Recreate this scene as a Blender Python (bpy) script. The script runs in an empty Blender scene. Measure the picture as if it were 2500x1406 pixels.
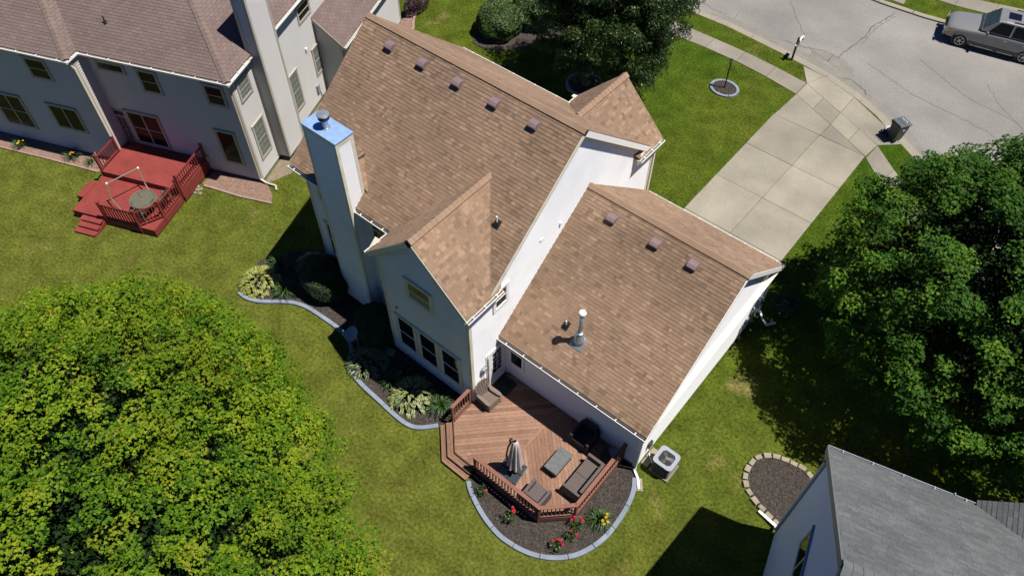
import bpy, math, random
import numpy as np
from mathutils import Vector, Matrix
R = math.radians
random.seed(7)
SC = bpy.context.scene
COL = SC.collection
# ------------------------------------------------------------------ camera
CAM = dict(x=19.701, y=-10.993, z=26.039, yaw=-39.333, pitch=-52.414, roll=0.36, f=1905.159)
_y, _t, _r = R(CAM['yaw']), R(CAM['pitch']), R(CAM['roll'])
_f = Vector((math.sin(_y)*math.cos(_t), math.cos(_y)*math.cos(_t), math.sin(_t)))
_rt = Vector((math.cos(_y), -math.sin(_y), 0)); _up = _rt.cross(_f)
_a = math.cos(_r)*_rt + math.sin(_r)*_up; _b = -math.sin(_r)*_rt + math.cos(_r)*_up
camd = bpy.data.cameras.new('camera'); cam = bpy.data.objects.new('camera', camd); COL.objects.link(cam)
cam.matrix_world = Matrix(((_a.x, _b.x, -_f.x, CAM['x']), (_a.y, _b.y, -_f.y, CAM['y']), (_a.z, _b.z, -_f.z, CAM['z']), (0, 0, 0, 1)))
camd.sensor_width = 36; camd.lens = CAM['f']/2500*36; camd.clip_end = 3000; camd.clip_start = .1
SC.camera = cam
CAMP = Vector((CAM['x'], CAM['y'], CAM['z']))
# ------------------------------------------------------------------ light
SUNV = Vector((.372, .183, 1)).normalized()
world = bpy.data.worlds.new('World'); SC.world = world; world.use_nodes = True
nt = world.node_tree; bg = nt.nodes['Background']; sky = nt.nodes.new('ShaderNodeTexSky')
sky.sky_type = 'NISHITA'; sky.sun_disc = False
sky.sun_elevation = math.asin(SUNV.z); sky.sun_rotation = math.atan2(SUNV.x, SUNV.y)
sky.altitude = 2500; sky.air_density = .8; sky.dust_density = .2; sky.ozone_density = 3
tint = nt.nodes.new('ShaderNodeMix'); tint.data_type = 'RGBA'; tint.blend_type = 'MULTIPLY'; tint.inputs[0].default_value = 1; tint.inputs[7].default_value = (.42, .7, 1.15, 1)   # blue tint added to the sky light, turns shaded walls bluer
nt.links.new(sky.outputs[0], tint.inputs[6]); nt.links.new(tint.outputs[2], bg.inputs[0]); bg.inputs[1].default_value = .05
sd = bpy.data.lights.new('sun', 'SUN'); sun = bpy.data.objects.new('sun', sd); COL.objects.link(sun)
sd.energy = 5; sd.angle = R(.53); sd.color = (1, .94, .87)
sun.rotation_euler = SUNV.to_track_quat('Z', 'Y').to_euler(); sun.location = (0, 0, 40)
SC.view_settings.view_transform = 'Standard'; SC.view_settings.look = 'None'
SC.view_settings.exposure = .6; SC.view_settings.gamma = 1; SC.view_settings.use_curve_mapping = False

# ------------------------------------------------------------------ materials
def mat(name, col, rough=.7, noise=.25, scale=3., col2=None, bump=0., bscale=40., metal=0., spec=.5, tone=None, fine=0., fscale=60., trans=0., stain=None, dry=None, place=None):
    """procedural material: col mixed with col2 by object-space noise; tone = list of colours picked by the face attribute 'tone'."""
    m = bpy.data.materials.new(name); m.use_nodes = True
    n = m.node_tree.nodes; l = m.node_tree.links; b = n['Principled BSDF']
    b.inputs['Roughness'].default_value = rough; b.inputs['Metallic'].default_value = metal
    b.inputs['Specular IOR Level'].default_value = spec
    geo = n.new('ShaderNodeNewGeometry'); pos = geo.outputs['Position']
    def nz(s, d=3.):
        t = n.new('ShaderNodeTexNoise'); t.inputs['Scale'].default_value = s; t.inputs['Detail'].default_value = d
        l.new(pos, t.inputs['Vector']); return t.outputs[0]
    if tone:
        at = n.new('ShaderNodeAttribute'); at.attribute_name = 'tone'
        rp = n.new('ShaderNodeValToRGB'); e = rp.color_ramp.elements
        rp.color_ramp.interpolation = 'LINEAR'
        while len(e) < len(tone): e.new(.5)
        for i, c in enumerate(tone): e[i].position = i/(len(tone)-1); e[i].color = (*c, 1)
        l.new(at.outputs['Fac'], rp.inputs[0]); cur = rp.outputs[0]
    else:
        if col2 is None: col2 = tuple(c*(1-noise) for c in col)
        mx = n.new('ShaderNodeMix'); mx.data_type = 'RGBA'
        rg = n.new('ShaderNodeMapRange'); rg.inputs[1].default_value = .3; rg.inputs[2].default_value = .7
        l.new(nz(scale, 5), rg.inputs[0]); l.new(rg.outputs[0], mx.inputs[0])
        mx.inputs[6].default_value = (*col, 1); mx.inputs[7].default_value = (*col2, 1); cur = mx.outputs[2]
    def mul(cur, fac_out, lo, hi, a=.3, c=.7):
        rg = n.new('ShaderNodeMapRange'); rg.inputs[1].default_value = a; rg.inputs[2].default_value = c
        rg.inputs[3].default_value = lo; rg.inputs[4].default_value = hi; l.new(fac_out, rg.inputs[0])
        v = n.new('ShaderNodeVectorMath'); v.operation = 'SCALE'; l.new(cur, v.inputs[0]); l.new(rg.outputs[0], v.inputs['Scale']); return v.outputs[0]
    if place:      # the back lawn is drier than the front lawn
        sx = n.new('ShaderNodeSeparateXYZ'); l.new(pos, sx.inputs[0]); ad = n.new('ShaderNodeMath'); ad.operation = 'MULTIPLY_ADD'; l.new(nz(.35, 5), ad.inputs[0]); ad.inputs[1].default_value = 14; l.new(sx.outputs[1], ad.inputs[2])
        rg = n.new('ShaderNodeMapRange'); rg.inputs[1].default_value = 18; rg.inputs[2].default_value = 3; l.new(ad.outputs[0], rg.inputs[0])
        mx = n.new('ShaderNodeMix'); mx.data_type = 'RGBA'; l.new(rg.outputs[0], mx.inputs[0]); l.new(cur, mx.inputs[6]); mx.inputs[7].default_value = (*place, 1); cur = mx.outputs[2]
    if dry:
        mx = n.new('ShaderNodeMix'); mx.data_type = 'RGBA'; rg = n.new('ShaderNodeMapRange'); rg.inputs[1].default_value = dry[1]; rg.inputs[2].default_value = dry[1]+.14
        l.new(nz(dry[0], 7), rg.inputs[0]); l.new(rg.outputs[0], mx.inputs[0]); l.new(cur, mx.inputs[6]); mx.inputs[7].default_value = (*dry[2], 1); cur = mx.outputs[2]
    if stain: cur = mul(cur, nz(stain[0], 6), stain[1], stain[2])
    if fine: cur = mul(cur, nz(fscale, 4), 1-fine, 1+fine, .25, .75)
    l.new(cur, b.inputs['Base Color'])
    if bump:
        bp = n.new('ShaderNodeBump'); bp.inputs['Strength'].default_value = min(1, bump); bp.inputs['Distance'].default_value = .02*max(1, bump)
        l.new(nz(bscale, 4), bp.inputs['Height']); l.new(bp.outputs[0], b.inputs['Normal'])
    if trans:
        tr = n.new('ShaderNodeBsdfTranslucent'); l.new(cur, tr.inputs[0]); ms = n.new('ShaderNodeMixShader'); ms.inputs[0].default_value = trans
        l.new(b.outputs[0], ms.inputs[1]); l.new(tr.outputs[0], ms.inputs[2]); l.new(ms.outputs[0], n['Material Output'].inputs[0])
    return m
def ramp(a, b, n=3): return [tuple(a[i]+(b[i]-a[i])*k/(n-1) for i in range(3)) for k in range(n)]

M = {}
M['shingle'] = mat('brown_shingle', 0, .95, tone=[(.162, .105, .066), (.208, .136, .086), (.226, .149, .095), (.242, .16, .103), (.295, .196, .128)], fine=.1, fscale=45, stain=(.33, .72, 1.12), bump=.5, bscale=160)
M['ridge'] = mat('ridge_shingle', (.26, .172, .111), .95, .15, 2, fine=.12, fscale=50, bump=.4, bscale=150)
M['shingle_mauve'] = mat('mauve_shingle', 0, .95, tone=[(.12, .087, .078), (.138, .1, .09), (.152, .112, .1)], fine=.12, fscale=40, stain=(.5, .86, 1.1), bump=.4, bscale=160)
M['ridge_mauve'] = mat('mauve_ridge', (.17, .125, .105), .95, .22, 1.5, fine=.1, bump=.4, bscale=120)
M['shingle_grey'] = mat('grey_shingle', 0, .95, tone=[(.075, .085, .087), (.092, .102, .103), (.115, .124, .12)], fine=.14, fscale=30, stain=(.8, .82, 1.18), bump=.4, bscale=160)
M['roof_deck'] = mat('roof_underlay', (.05, .035, .026), .95)
M['siding'] = mat('white_siding', (.74, .76, .775), .5, .05, .8, fine=.03, fscale=8, spec=.3, stain=(.9, .93, 1.03))
M['siding_gar'] = mat('white_stucco_siding', (.74, .75, .76), .5, .04, .6, spec=.3)
M['siding2'] = mat('taupe_siding', (.5, .488, .47), .55, .06, .8, spec=.2)
M['siding3'] = mat('blue_siding', (.42, .52, .66), .5, .06, .8, spec=.3)
M['trim'] = mat('cream_trim', (.66, .64, .52), .5, .1, 2, stain=(3, .85, 1.05))
M['trim2'] = mat('tan_trim', (.4, .36, .3), .5, .1, 2)
M['trim3'] = mat('slate_trim', (.14, .15, .16), .5, .1, 2)
M['wtrim'] = mat('white_trim', (.82, .81, .78), .4, .04, 2)
M['gutter'] = mat('white_gutter', (.8, .79, .75), .35, .12, 4)
M['gut_in'] = mat('gutter_inside', (.07, .05, .04), .9, .5, 9)
M['glass'] = mat('window_glass', (.012, .014, .016), .04, .3, 2, spec=.35)
M['curtain'] = mat('window_screen', (.13, .14, .14), .25, .3, 5)
M['cap'] = mat('blue_metal_cap', (.27, .42, .66), .35, .1, 3, metal=.25, stain=(6, .85, 1.08))
M['galv'] = mat('galvanised_metal', (.45, .5, .56), .35, .2, 6, metal=.7)
M['black'] = mat('black_plastic', (.014, .014, .015), .45, .2, 8)
M['pvc'] = mat('white_pipe', (.8, .78, .72), .4, .1, 8)
M['vent'] = mat('mauve_vent', (.175, .122, .122), .5, .1, 6)
M['brick'] = mat('foundation', (.3, .27, .23), .9, .2, 6, bump=.5)
M['grass_soil'] = mat('lawn_soil', (.034, .068, .005), 1, 0, .16, (.068, .085, .01), bump=1, bscale=30, fine=.5, fscale=9, stain=(1.1, .72, 1.25), spec=.05, dry=(.5, .62, (.15, .125, .045)), place=(.08, .092, .015))
M['grass'] = mat('grass_blade', (.04, .095, .004), .9, 0, .16, (.115, .14, .013), fine=.55, fscale=9, stain=(1.1, .68, 1.32), trans=.25, spec=.05, dry=(.5, .62, (.24, .19, .07)), place=(.13, .148, .022))
M['asphalt'] = mat('old_asphalt', (.215, .208, .19), .9, 0, .35, (.178, .173, .16), fine=.14, fscale=10, stain=(.22, .8, 1.12), bump=.4, bscale=80, spec=.2)
M['asphalt_dark'] = mat('patched_asphalt', (.165, .157, .138), .95, 0, 1.5, (.2, .19, .168), fine=.2, fscale=20, bump=.6, bscale=60, spec=.1)
M['crack'] = mat('crack_fill', (.13, .124, .108), .95, .4, 3, spec=.1)
M['concrete'] = mat('driveway_concrete', 0, .85, tone=[(.185, .172, .14), (.225, .208, .166), (.26, .238, .188)], fine=.1, fscale=16, stain=(.5, .78, 1.12), bump=.25, bscale=70, spec=.2)
M['walk'] = mat('sidewalk_concrete', 0, .85, tone=[(.185, .17, .14), (.22, .2, .165)], fine=.1, fscale=14, stain=(.9, .84, 1.1), bump=.25, bscale=70, spec=.2)
M['kerb'] = mat('kerb_concrete', (.25, .222, .165), .9, 0, 1.2, (.2, .185, .15), fine=.12, fscale=12, bump=.4, bscale=40)
M['joint'] = mat('joint_dirt', (.06, .055, .045), .95)
M['mulch'] = mat('dark_mulch', (.032, .027, .023), .95, 0, 12, (.07, .06, .052), bump=1.5, bscale=35, fine=.5, fscale=40, spec=.1)
M['mulch_red'] = mat('reddish_mulch', (.17, .1, .075), .95, 0, 10, (.24, .16, .12), bump=1.5, bscale=35, fine=.4, fscale=40)
M['chip'] = mat('mulch_chip', 0, .9, tone=[(.02, .017, .014), (.04, .034, .028), (.08, .068, .056), (.17, .145, .12)])
M['chip_red'] = mat('red_mulch_chip', 0, .9, tone=[(.1, .055, .04), (.19, .11, .08), (.3, .2, .15)])
M['edging'] = mat('pale_edging', (.2, .235, .29), .85, .14, 3, fine=.1, fscale=20, stain=(1.2, .78, 1.08), spec=.2)
M['edgebrick'] = mat('pink_edging', (.3, .2, .16), .85, .3, 4)
M['stone'] = mat('tan_stone', (.27, .235, .17), .9, .3, 5, fine=.15, fscale=30, bump=.6, bscale=40)
M['deck'] = mat('deck_stain', 0, .7, tone=[(.16, .087, .056), (.2, .112, .074), (.245, .144, .098)], fine=.16, fscale=12, stain=(1.1, .84, 1.18), bump=.2, bscale=30, spec=.25, dry=(1.6, .66, (.36, .25, .18)))
M['rail'] = mat('rail_stain', (.2, .092, .064), .7, .22, 5, fine=.08, fscale=20, spec=.25)
M['deckskirt'] = mat('deck_skirt', (.12, .05, .036), .7, .3, 5)
M['red'] = mat('red_deck_paint', (.215, .042, .036), .7, .15, 2.5, fine=.08, fscale=12, stain=(1, .88, 1.08), spec=.2)
M['redrail'] = mat('red_rail_paint', (.2, .03, .026), .55, .2, 4)
M['wicker'] = mat('grey_brown_wicker', (.1, .078, .072), .7, .35, 30, fine=.35, fscale=90, bump=.6, bscale=140)
M['wicker2'] = mat('wicker_side', (.06, .047, .043), .7, .35, 30, fine=.35, fscale=90, bump=.6, bscale=140)
M['table'] = mat('slate_table', (.1, .108, .11), .6, .3, 9, fine=.4, fscale=30, bump=.5, bscale=60)
M['cover'] = mat('dark_cover', (.018, .017, .018), .8, .3, 6)
M['adir'] = mat('taupe_plastic', (.16, .125, .1), .55, .15, 8)
M['umb'] = mat('greyish_canvas', (.5, .43, .42), .8, .15, 6)
M['bronze'] = mat('bronze_metal', (.045, .035, .03), .4, .2, 6, metal=.5)
M['ballast'] = mat('blue_black_plastic', (.03, .042, .055), .3, .2, 6)
M['acwhite'] = mat('grey_white_enamel', (.25, .275, .32), .4, .1, 6)
M['acgrill'] = mat('ac_grille', (.03, .035, .035), .5, .3, 30)
M['green'] = mat('foliage_green', 0, .5, tone=[(.02, .045, .008), (.035, .075, .012), (.07, .12, .02)], trans=.25)
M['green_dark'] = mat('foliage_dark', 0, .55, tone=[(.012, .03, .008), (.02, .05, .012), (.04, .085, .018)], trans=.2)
M['green_shrub'] = mat('shrub_leaf', 0, .5, tone=[(.025, .055, .01), (.045, .09, .014), (.09, .15, .025)], trans=.25)
M['green_maple'] = mat('maple_leaf', 0, .6, tone=[(.028, .078, .004), (.062, .135, .005), (.115, .185, .007), (.175, .225, .01), (.23, .2, .02)], trans=.24, stain=(.4, .8, 1.2), spec=.12)
M['green_maple2'] = mat('dark_maple_leaf', 0, .6, tone=[(.018, .06, .007), (.034, .095, .009), (.07, .15, .012), (.14, .22, .014)], trans=.25, stain=(.4, .78, 1.22), spec=.12)
M['green_pear'] = mat('narrow_leaf', 0, .4, tone=[(.014, .036, .006), (.026, .055, .009), (.06, .1, .02)], trans=.2, spec=.4)
M['green_inner'] = mat('painted_shade_leaf', 0, .7, tone=[(.008, .022, .004), (.014, .036, .006), (.02, .05, .008)], trans=.1, spec=.1)  # extra dark green paints the shade of crown gaps into the inner leaves
M['purple'] = mat('purple_leaf', 0, .5, tone=[(.015, .006, .01), (.04, .014, .02), (.07, .03, .03)])
M['hosta_green'] = mat('hosta_green', (.03, .075, .035), .5, .3, 9, trans=.15)
M['hosta_lime'] = mat('hosta_lime', (.12, .17, .03), .5, .3, 9, trans=.15)
M['hosta_cream'] = mat('hosta_cream', (.5, .5, .22), .5, .15, 9, trans=.15)
M['hosta_yellow'] = mat('hosta_yellow', (.42, .42, .09), .5, .2, 9, trans=.15)
M['bark'] = mat('bark', (.09, .075, .06), .95, .4, 6, bump=1, bscale=20)
M['rose'] = mat('red_rose', (.62, .02, .06), .5, .2, 9, trans=.2)
M['yellow'] = mat('yellow_bloom', (.75, .5, .02), .5, .1, 9, trans=.2)
M['orange'] = mat('orange_bloom', (.6, .2, .03), .5, .1, 9)
M['paint'] = mat('pewter_car_paint', (.17, .17, .165), .3, .05, 1, metal=.0, spec=.8)
M['cladding'] = mat('grey_cladding', (.11, .105, .09), .5, .1, 5)
M['tyre'] = mat('tyre_rubber', (.012, .012, .013), .85, .2, 10)
M['alloy'] = mat('alloy_wheel', (.6, .6, .6), .3, .05, 5, metal=.7)
M['lamp'] = mat('lamp_lens', (.55, .5, .4), .15, .1, 8)
M['amber'] = mat('amber_lens', (.5, .16, .03), .2, .1, 8)
M['bin'] = mat('bin_grey', (.045, .05, .05), .5, .15, 6)
M['binlid'] = mat('bin_lid', (.085, .1, .105), .45, .15, 6)
M['bag'] = mat('white_bag', (.6, .63, .68), .35, .2, 10)
M['wood'] = mat('weathered_post', (.13, .09, .065), .85, .3, 8)
M['woodlight'] = mat('faded_wood', (.4, .35, .28), .85, .2, 8)
M['dish'] = mat('dish_grey', (.2, .26, .29), .5, .1, 5)
M['terracotta'] = mat('pot_dark', (.05, .045, .045), .6, .2, 6)
M['metalgreen'] = mat('faded_green_metal', (.16, .18, .12), .5, .2, 8)
M['tableglass'] = mat('table_glass', (.2, .14, .12), .12, .15, 4, spec=.6)
M['chrome'] = mat('brushed_steel', (.55, .53, .5), .2, .1, 6, metal=.9)

# ------------------------------------------------------------------ object helpers
def tag(o, label, cat, group=None):
    o['label'] = label; o['category'] = cat
    if group: o['group'] = group
    return o
def empty(name, loc, rz, label, cat, group=None):
    o = bpy.data.objects.new(name, None); COL.objects.link(o); o.location = loc; o.rotation_euler = (0, 0, rz); o.empty_display_size = .2
    o['M'] = 1; tag(o, label, cat, group); del o['M']
    return o
def setpar(o, parent):
    if parent is None: return
    o.parent = parent
    if parent.parent is None: o.matrix_parent_inverse = parent.matrix_basis.inverted()
class MB:
    def __init__(s): s.v = []; s.f = []; s.m = []; s.t = []
    def add(s, vs, fs, mi=0, tone=0.):
        k = len(s.v); s.v += [tuple(v) for v in vs]
        for f in fs: s.f.append(tuple(i+k for i in f)); s.m.append(mi); s.t.append(tone)
    def box(s, x0, x1, y0, y1, z0, z1, mi=0, tone=0., fr=None):
        vs = [(x, y, z) for z in (z0, z1) for y in (y0, y1) for x in (x0, x1)]
        if fr: vs = [fr.p(*v) for v in vs]
        s.add(vs, [(0, 2, 3, 1), (4, 5, 7, 6), (0, 1, 5, 4), (2, 6, 7, 3), (0, 4, 6, 2), (1, 3, 7, 5)], mi, tone)
    def prism(s, pts, z0, z1, mi=0, tone=0., fr=None, top=None):
        """polygon pts (ccw) extruded z0..z1"""
        n = len(pts); g = (lambda a, b, c: fr.p(a, b, c)) if fr else (lambda a, b, c: (a, b, c))
        vs = [g(p[0], p[1], z0) for p in pts]+[g(p[0], p[1], z1) for p in pts]
        fs = [tuple(range(n-1, -1, -1)), tuple(range(n, 2*n))]+[(i, (i+1) % n, n+(i+1) % n, n+i) for i in range(n)]
        s.add(vs, fs, mi, tone)
    def bar(s, a, b, w, h=None, mi=0, tone=0.):
        """square bar from a to b"""
        a = Vector(a); b = Vector(b); d = (b-a).normalized(); h = h or w
        up = Vector((0, 0, 1)) if abs(d.z) < .95 else Vector((1, 0, 0))
        x = d.cross(up).normalized()*w/2; y = x.cross(d).normalized()*h/2
        vs = [a-x-y, a+x-y, a+x+y, a-x+y, b-x-y, b+x-y, b+x+y, b-x+y]
        s.add(vs, [(0, 1, 2, 3), (7, 6, 5, 4), (0, 4, 5, 1), (1, 5, 6, 2), (2, 6, 7, 3), (3, 7, 4, 0)], mi, tone)
    def tube(s, pts, r, n=8, mi=0, tone=0., cap=True):
        pts = [Vector(p) for p in pts]; rs = r if isinstance(r, (list, tuple)) else [r]*len(pts)
        k0 = len(s.v); prev = None
        for i, p in enumerate(pts):
            d = (pts[min(i+1, len(pts)-1)]-pts[max(i-1, 0)]).normalized()
            if prev is None: up = Vector((0, 0, 1)) if abs(d.z) < .9 else Vector((1, 0, 0)); x = d.cross(up).normalized()
            else: x = (prev-d*prev.dot(d)).normalized()
            prev = x; y = d.cross(x)
            for j in range(n):
                a = 2*math.pi*j/n; s.v.append(tuple(p+(x*math.cos(a)+y*math.sin(a))*rs[i]))
        for i in range(len(pts)-1):
            for j in range(n):
                a = k0+i*n+j; b = k0+i*n+(j+1) % n; s.f.append((a, a+n, b+n, b)[::-1]); s.m.append(mi); s.t.append(tone)
        if cap:
            s.f.append(tuple(k0+j for j in range(n))[::-1]); s.m.append(mi); s.t.append(tone)
            k = k0+(len(pts)-1)*n; s.f.append(tuple(k+j for j in range(n))); s.m.append(mi); s.t.append(tone)
    def lathe(s, prof, c=(0, 0, 0), n=24, mi=0, fr=None):
        k0 = len(s.v)
        for r, z in prof:
            for j in range(n):
                a = 2*math.pi*j/n; v = (c[0]+r*math.cos(a), c[1]+r*math.sin(a), c[2]+z)
                s.v.append(tuple(fr.p(*v)) if fr else v)
        for i in range(len(prof)-1):
            for j in range(n):
                a = k0+i*n+j; b = k0+i*n+(j+1) % n; s.f.append((a, b, b+n, a+n)); s.m.append(mi); s.t.append(0.)
        s.f.append(tuple(k0+j for j in range(n))[::-1]); s.m.append(mi); s.t.append(0.)
        k = k0+(len(prof)-1)*n; s.f.append(tuple(k+j for j in range(n))); s.m.append(mi); s.t.append(0.)
    def mesh(s, name, mats, smooth=False):
        me = bpy.data.meshes.new(name); me.from_pydata(s.v, [], s.f)
        for m in (mats if isinstance(mats, (list, tuple)) else [mats]): me.materials.append(m)
        if any(s.m): me.polygons.foreach_set('material_index', s.m)
        at = me.attributes.new('tone', 'FLOAT', 'FACE'); at.data.foreach_set('value', s.t)
        if smooth: me.polygons.foreach_set('use_smooth', [True]*len(s.f))
        me.update(); return me
    def build(s, name, mats, parent=None, smooth=False, kind=None, bevel=0, label=None):
        o = bpy.data.objects.new(name, s.mesh(name, mats, smooth)); COL.objects.link(o); setpar(o, parent)
        if bevel:
            b = o.modifiers.new('bevel', 'BEVEL'); b.width = bevel; b.segments = 2; b.limit_method = 'ANGLE'
        if kind: o['kind'] = kind
        if label: o['label'] = label
        return o
class Fr:
    """frame: origin, axes U (along), V, W"""
    def __init__(s, O, U, V, W=None):
        s.O = Vector(O); s.U = Vector(U).normalized(); s.V = Vector(V).normalized(); s.W = Vector(W).normalized() if W is not None else s.U.cross(s.V)
    def p(s, a, b, c=0.): return s.O+s.U*a+s.V*b+s.W*c
    def mat(s): return Matrix(((s.U.x, s.V.x, s.W.x, s.O.x), (s.U.y, s.V.y, s.W.y, s.O.y), (s.U.z, s.V.z, s.W.z, s.O.z), (0, 0, 0, 1)))
def rotfr(x, y, z, deg): a = R(deg); return Fr((x, y, z), (math.cos(a), math.sin(a), 0), (-math.sin(a), math.cos(a), 0))
def copy_tree(o, parent=None):
    c = o.copy(); COL.objects.link(c)
    if parent is not None: c.parent = parent
    for ch in list(o.children): copy_tree(ch, c)
    return c
def place(o, loc, rz=0, label=None, sc=None, group=None):
    o.location = loc; o.rotation_euler = (0, 0, rz)
    if sc: o.scale = (sc, sc, sc) if not isinstance(sc, tuple) else sc
    if label: o['label'] = label
    if group: o['group'] = group
    return o
def clip(poly, conv):
    """Sutherland-Hodgman, conv ccw"""
    out = poly
    n = len(conv)
    for i in range(n):
        ax, ay = conv[i]; bx, by = conv[(i+1) % n]; ex, ey = bx-ax, by-ay
        inp = out; out = []
        if not inp: return []
        for k in range(len(inp)):
            p = inp[k]; q = inp[(k+1) % len(inp)]
            dp = ex*(p[1]-ay)-ey*(p[0]-ax); dq = ex*(q[1]-ay)-ey*(q[0]-ax)
            if dp >= -1e-7: out.append(p)
            if (dp > 1e-7 and dq < -1e-7) or (dp < -1e-7 and dq > 1e-7):
                t = dp/(dp-dq); out.append((p[0]+(q[0]-p[0])*t, p[1]+(q[1]-p[1])*t))
    return out
def area(p): return sum(p[i][0]*p[(i+1) % len(p)][1]-p[(i+1) % len(p)][0]*p[i][1] for i in range(len(p)))/2
def ccw(p): return p if area(p) > 0 else p[::-1]
def inside(px, py, poly):
    """vectorised point in polygon"""
    c = np.zeros(px.shape, bool); n = len(poly)
    for i in range(n):
        x1, y1 = poly[i]; x2, y2 = poly[(i+1) % n]
        m = ((y1 > py) != (y2 > py)) & (px < (x2-x1)*(py-y1)/((y2-y1) if y2 != y1 else 1e-9)+x1)
        c ^= m
    return c
def resample(pts, step):
    out = [Vector(pts[0]).to_2d()]; rem = step
    P = [Vector(p).to_2d() for p in pts]
    for a, b in zip(P, P[1:]):
        d = (b-a).length; pos = 0
        while d-pos >= rem: pos += rem; out.append(a+(b-a)*pos/d); rem = step
        rem -= d-pos
    if (out[-1]-P[-1]).length > step*.3: out.append(P[-1])
    return out
def smooth_line(pts, it=2):
    for _ in range(it):
        q = [pts[0]]
        for a, b in zip(pts, pts[1:]): q += [(a[0]*.75+b[0]*.25, a[1]*.75+b[1]*.25), (a[0]*.25+b[0]*.75, a[1]*.25+b[1]*.75)]
        q.append(pts[-1]); pts = q
    return pts
def strip_pieces(parent, name, pts, width, z0, z1, step, m, gap=.012, side=0., bevel=0., jit=0.):
    """a kerb or edging along pts cut into countable blocks that follow the curve; side shifts it left(+)/right(-)"""
    sub = max(1, int(round(step/.16))); P = resample(pts, step/sub); N = []; cl = math.dist(pts[0], pts[-1]) < .01
    for i in range(len(P)):
        d = (P[1]-P[-2]).normalized() if cl and i in (0, len(P)-1) else (P[min(i+1, len(P)-1)]-P[max(i-1, 0)]).normalized(); N.append(Vector((-d.y, d.x)))
    if cl: P[-1] = P[0]
    for i in range(0, len(P)-1, sub):
        j = min(i+sub, len(P)-1)
        if len(P)-1-j < sub*.4: j = len(P)-1
        idx = list(range(i, j+1)); L = [P[k]+N[k]*(side-width/2) for k in idx]; Rr = [P[k]+N[k]*(side+width/2) for k in idx]
        d0 = (P[i+1]-P[i]).normalized()*gap/2; d1 = (P[j]-P[j-1]).normalized()*gap/2
        L[0] += d0; Rr[0] += d0; L[-1] -= d1; Rr[-1] -= d1; zt = z1+random.uniform(-jit, jit); n = len(L); mb = MB()
        vs = [(v.x, v.y, z) for z in (z0, zt) for row in (L, Rr) for v in row]
        fs = []
        for k in range(n-1): fs += [(2*n+k, 2*n+k+1, 3*n+k+1, 3*n+k), (k, n+k, n+k+1, k+1), (k, k+1, 2*n+k+1, 2*n+k), (n+k+1, n+k, 3*n+k, 3*n+k+1)]
        fs += [(0, 2*n, 3*n, n), (n-1, 2*n-1, 4*n-1, 3*n-1)]
        mb.add(vs, fs); mb.build(name, m, parent, bevel=bevel)
        if j == len(P)-1: break

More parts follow.
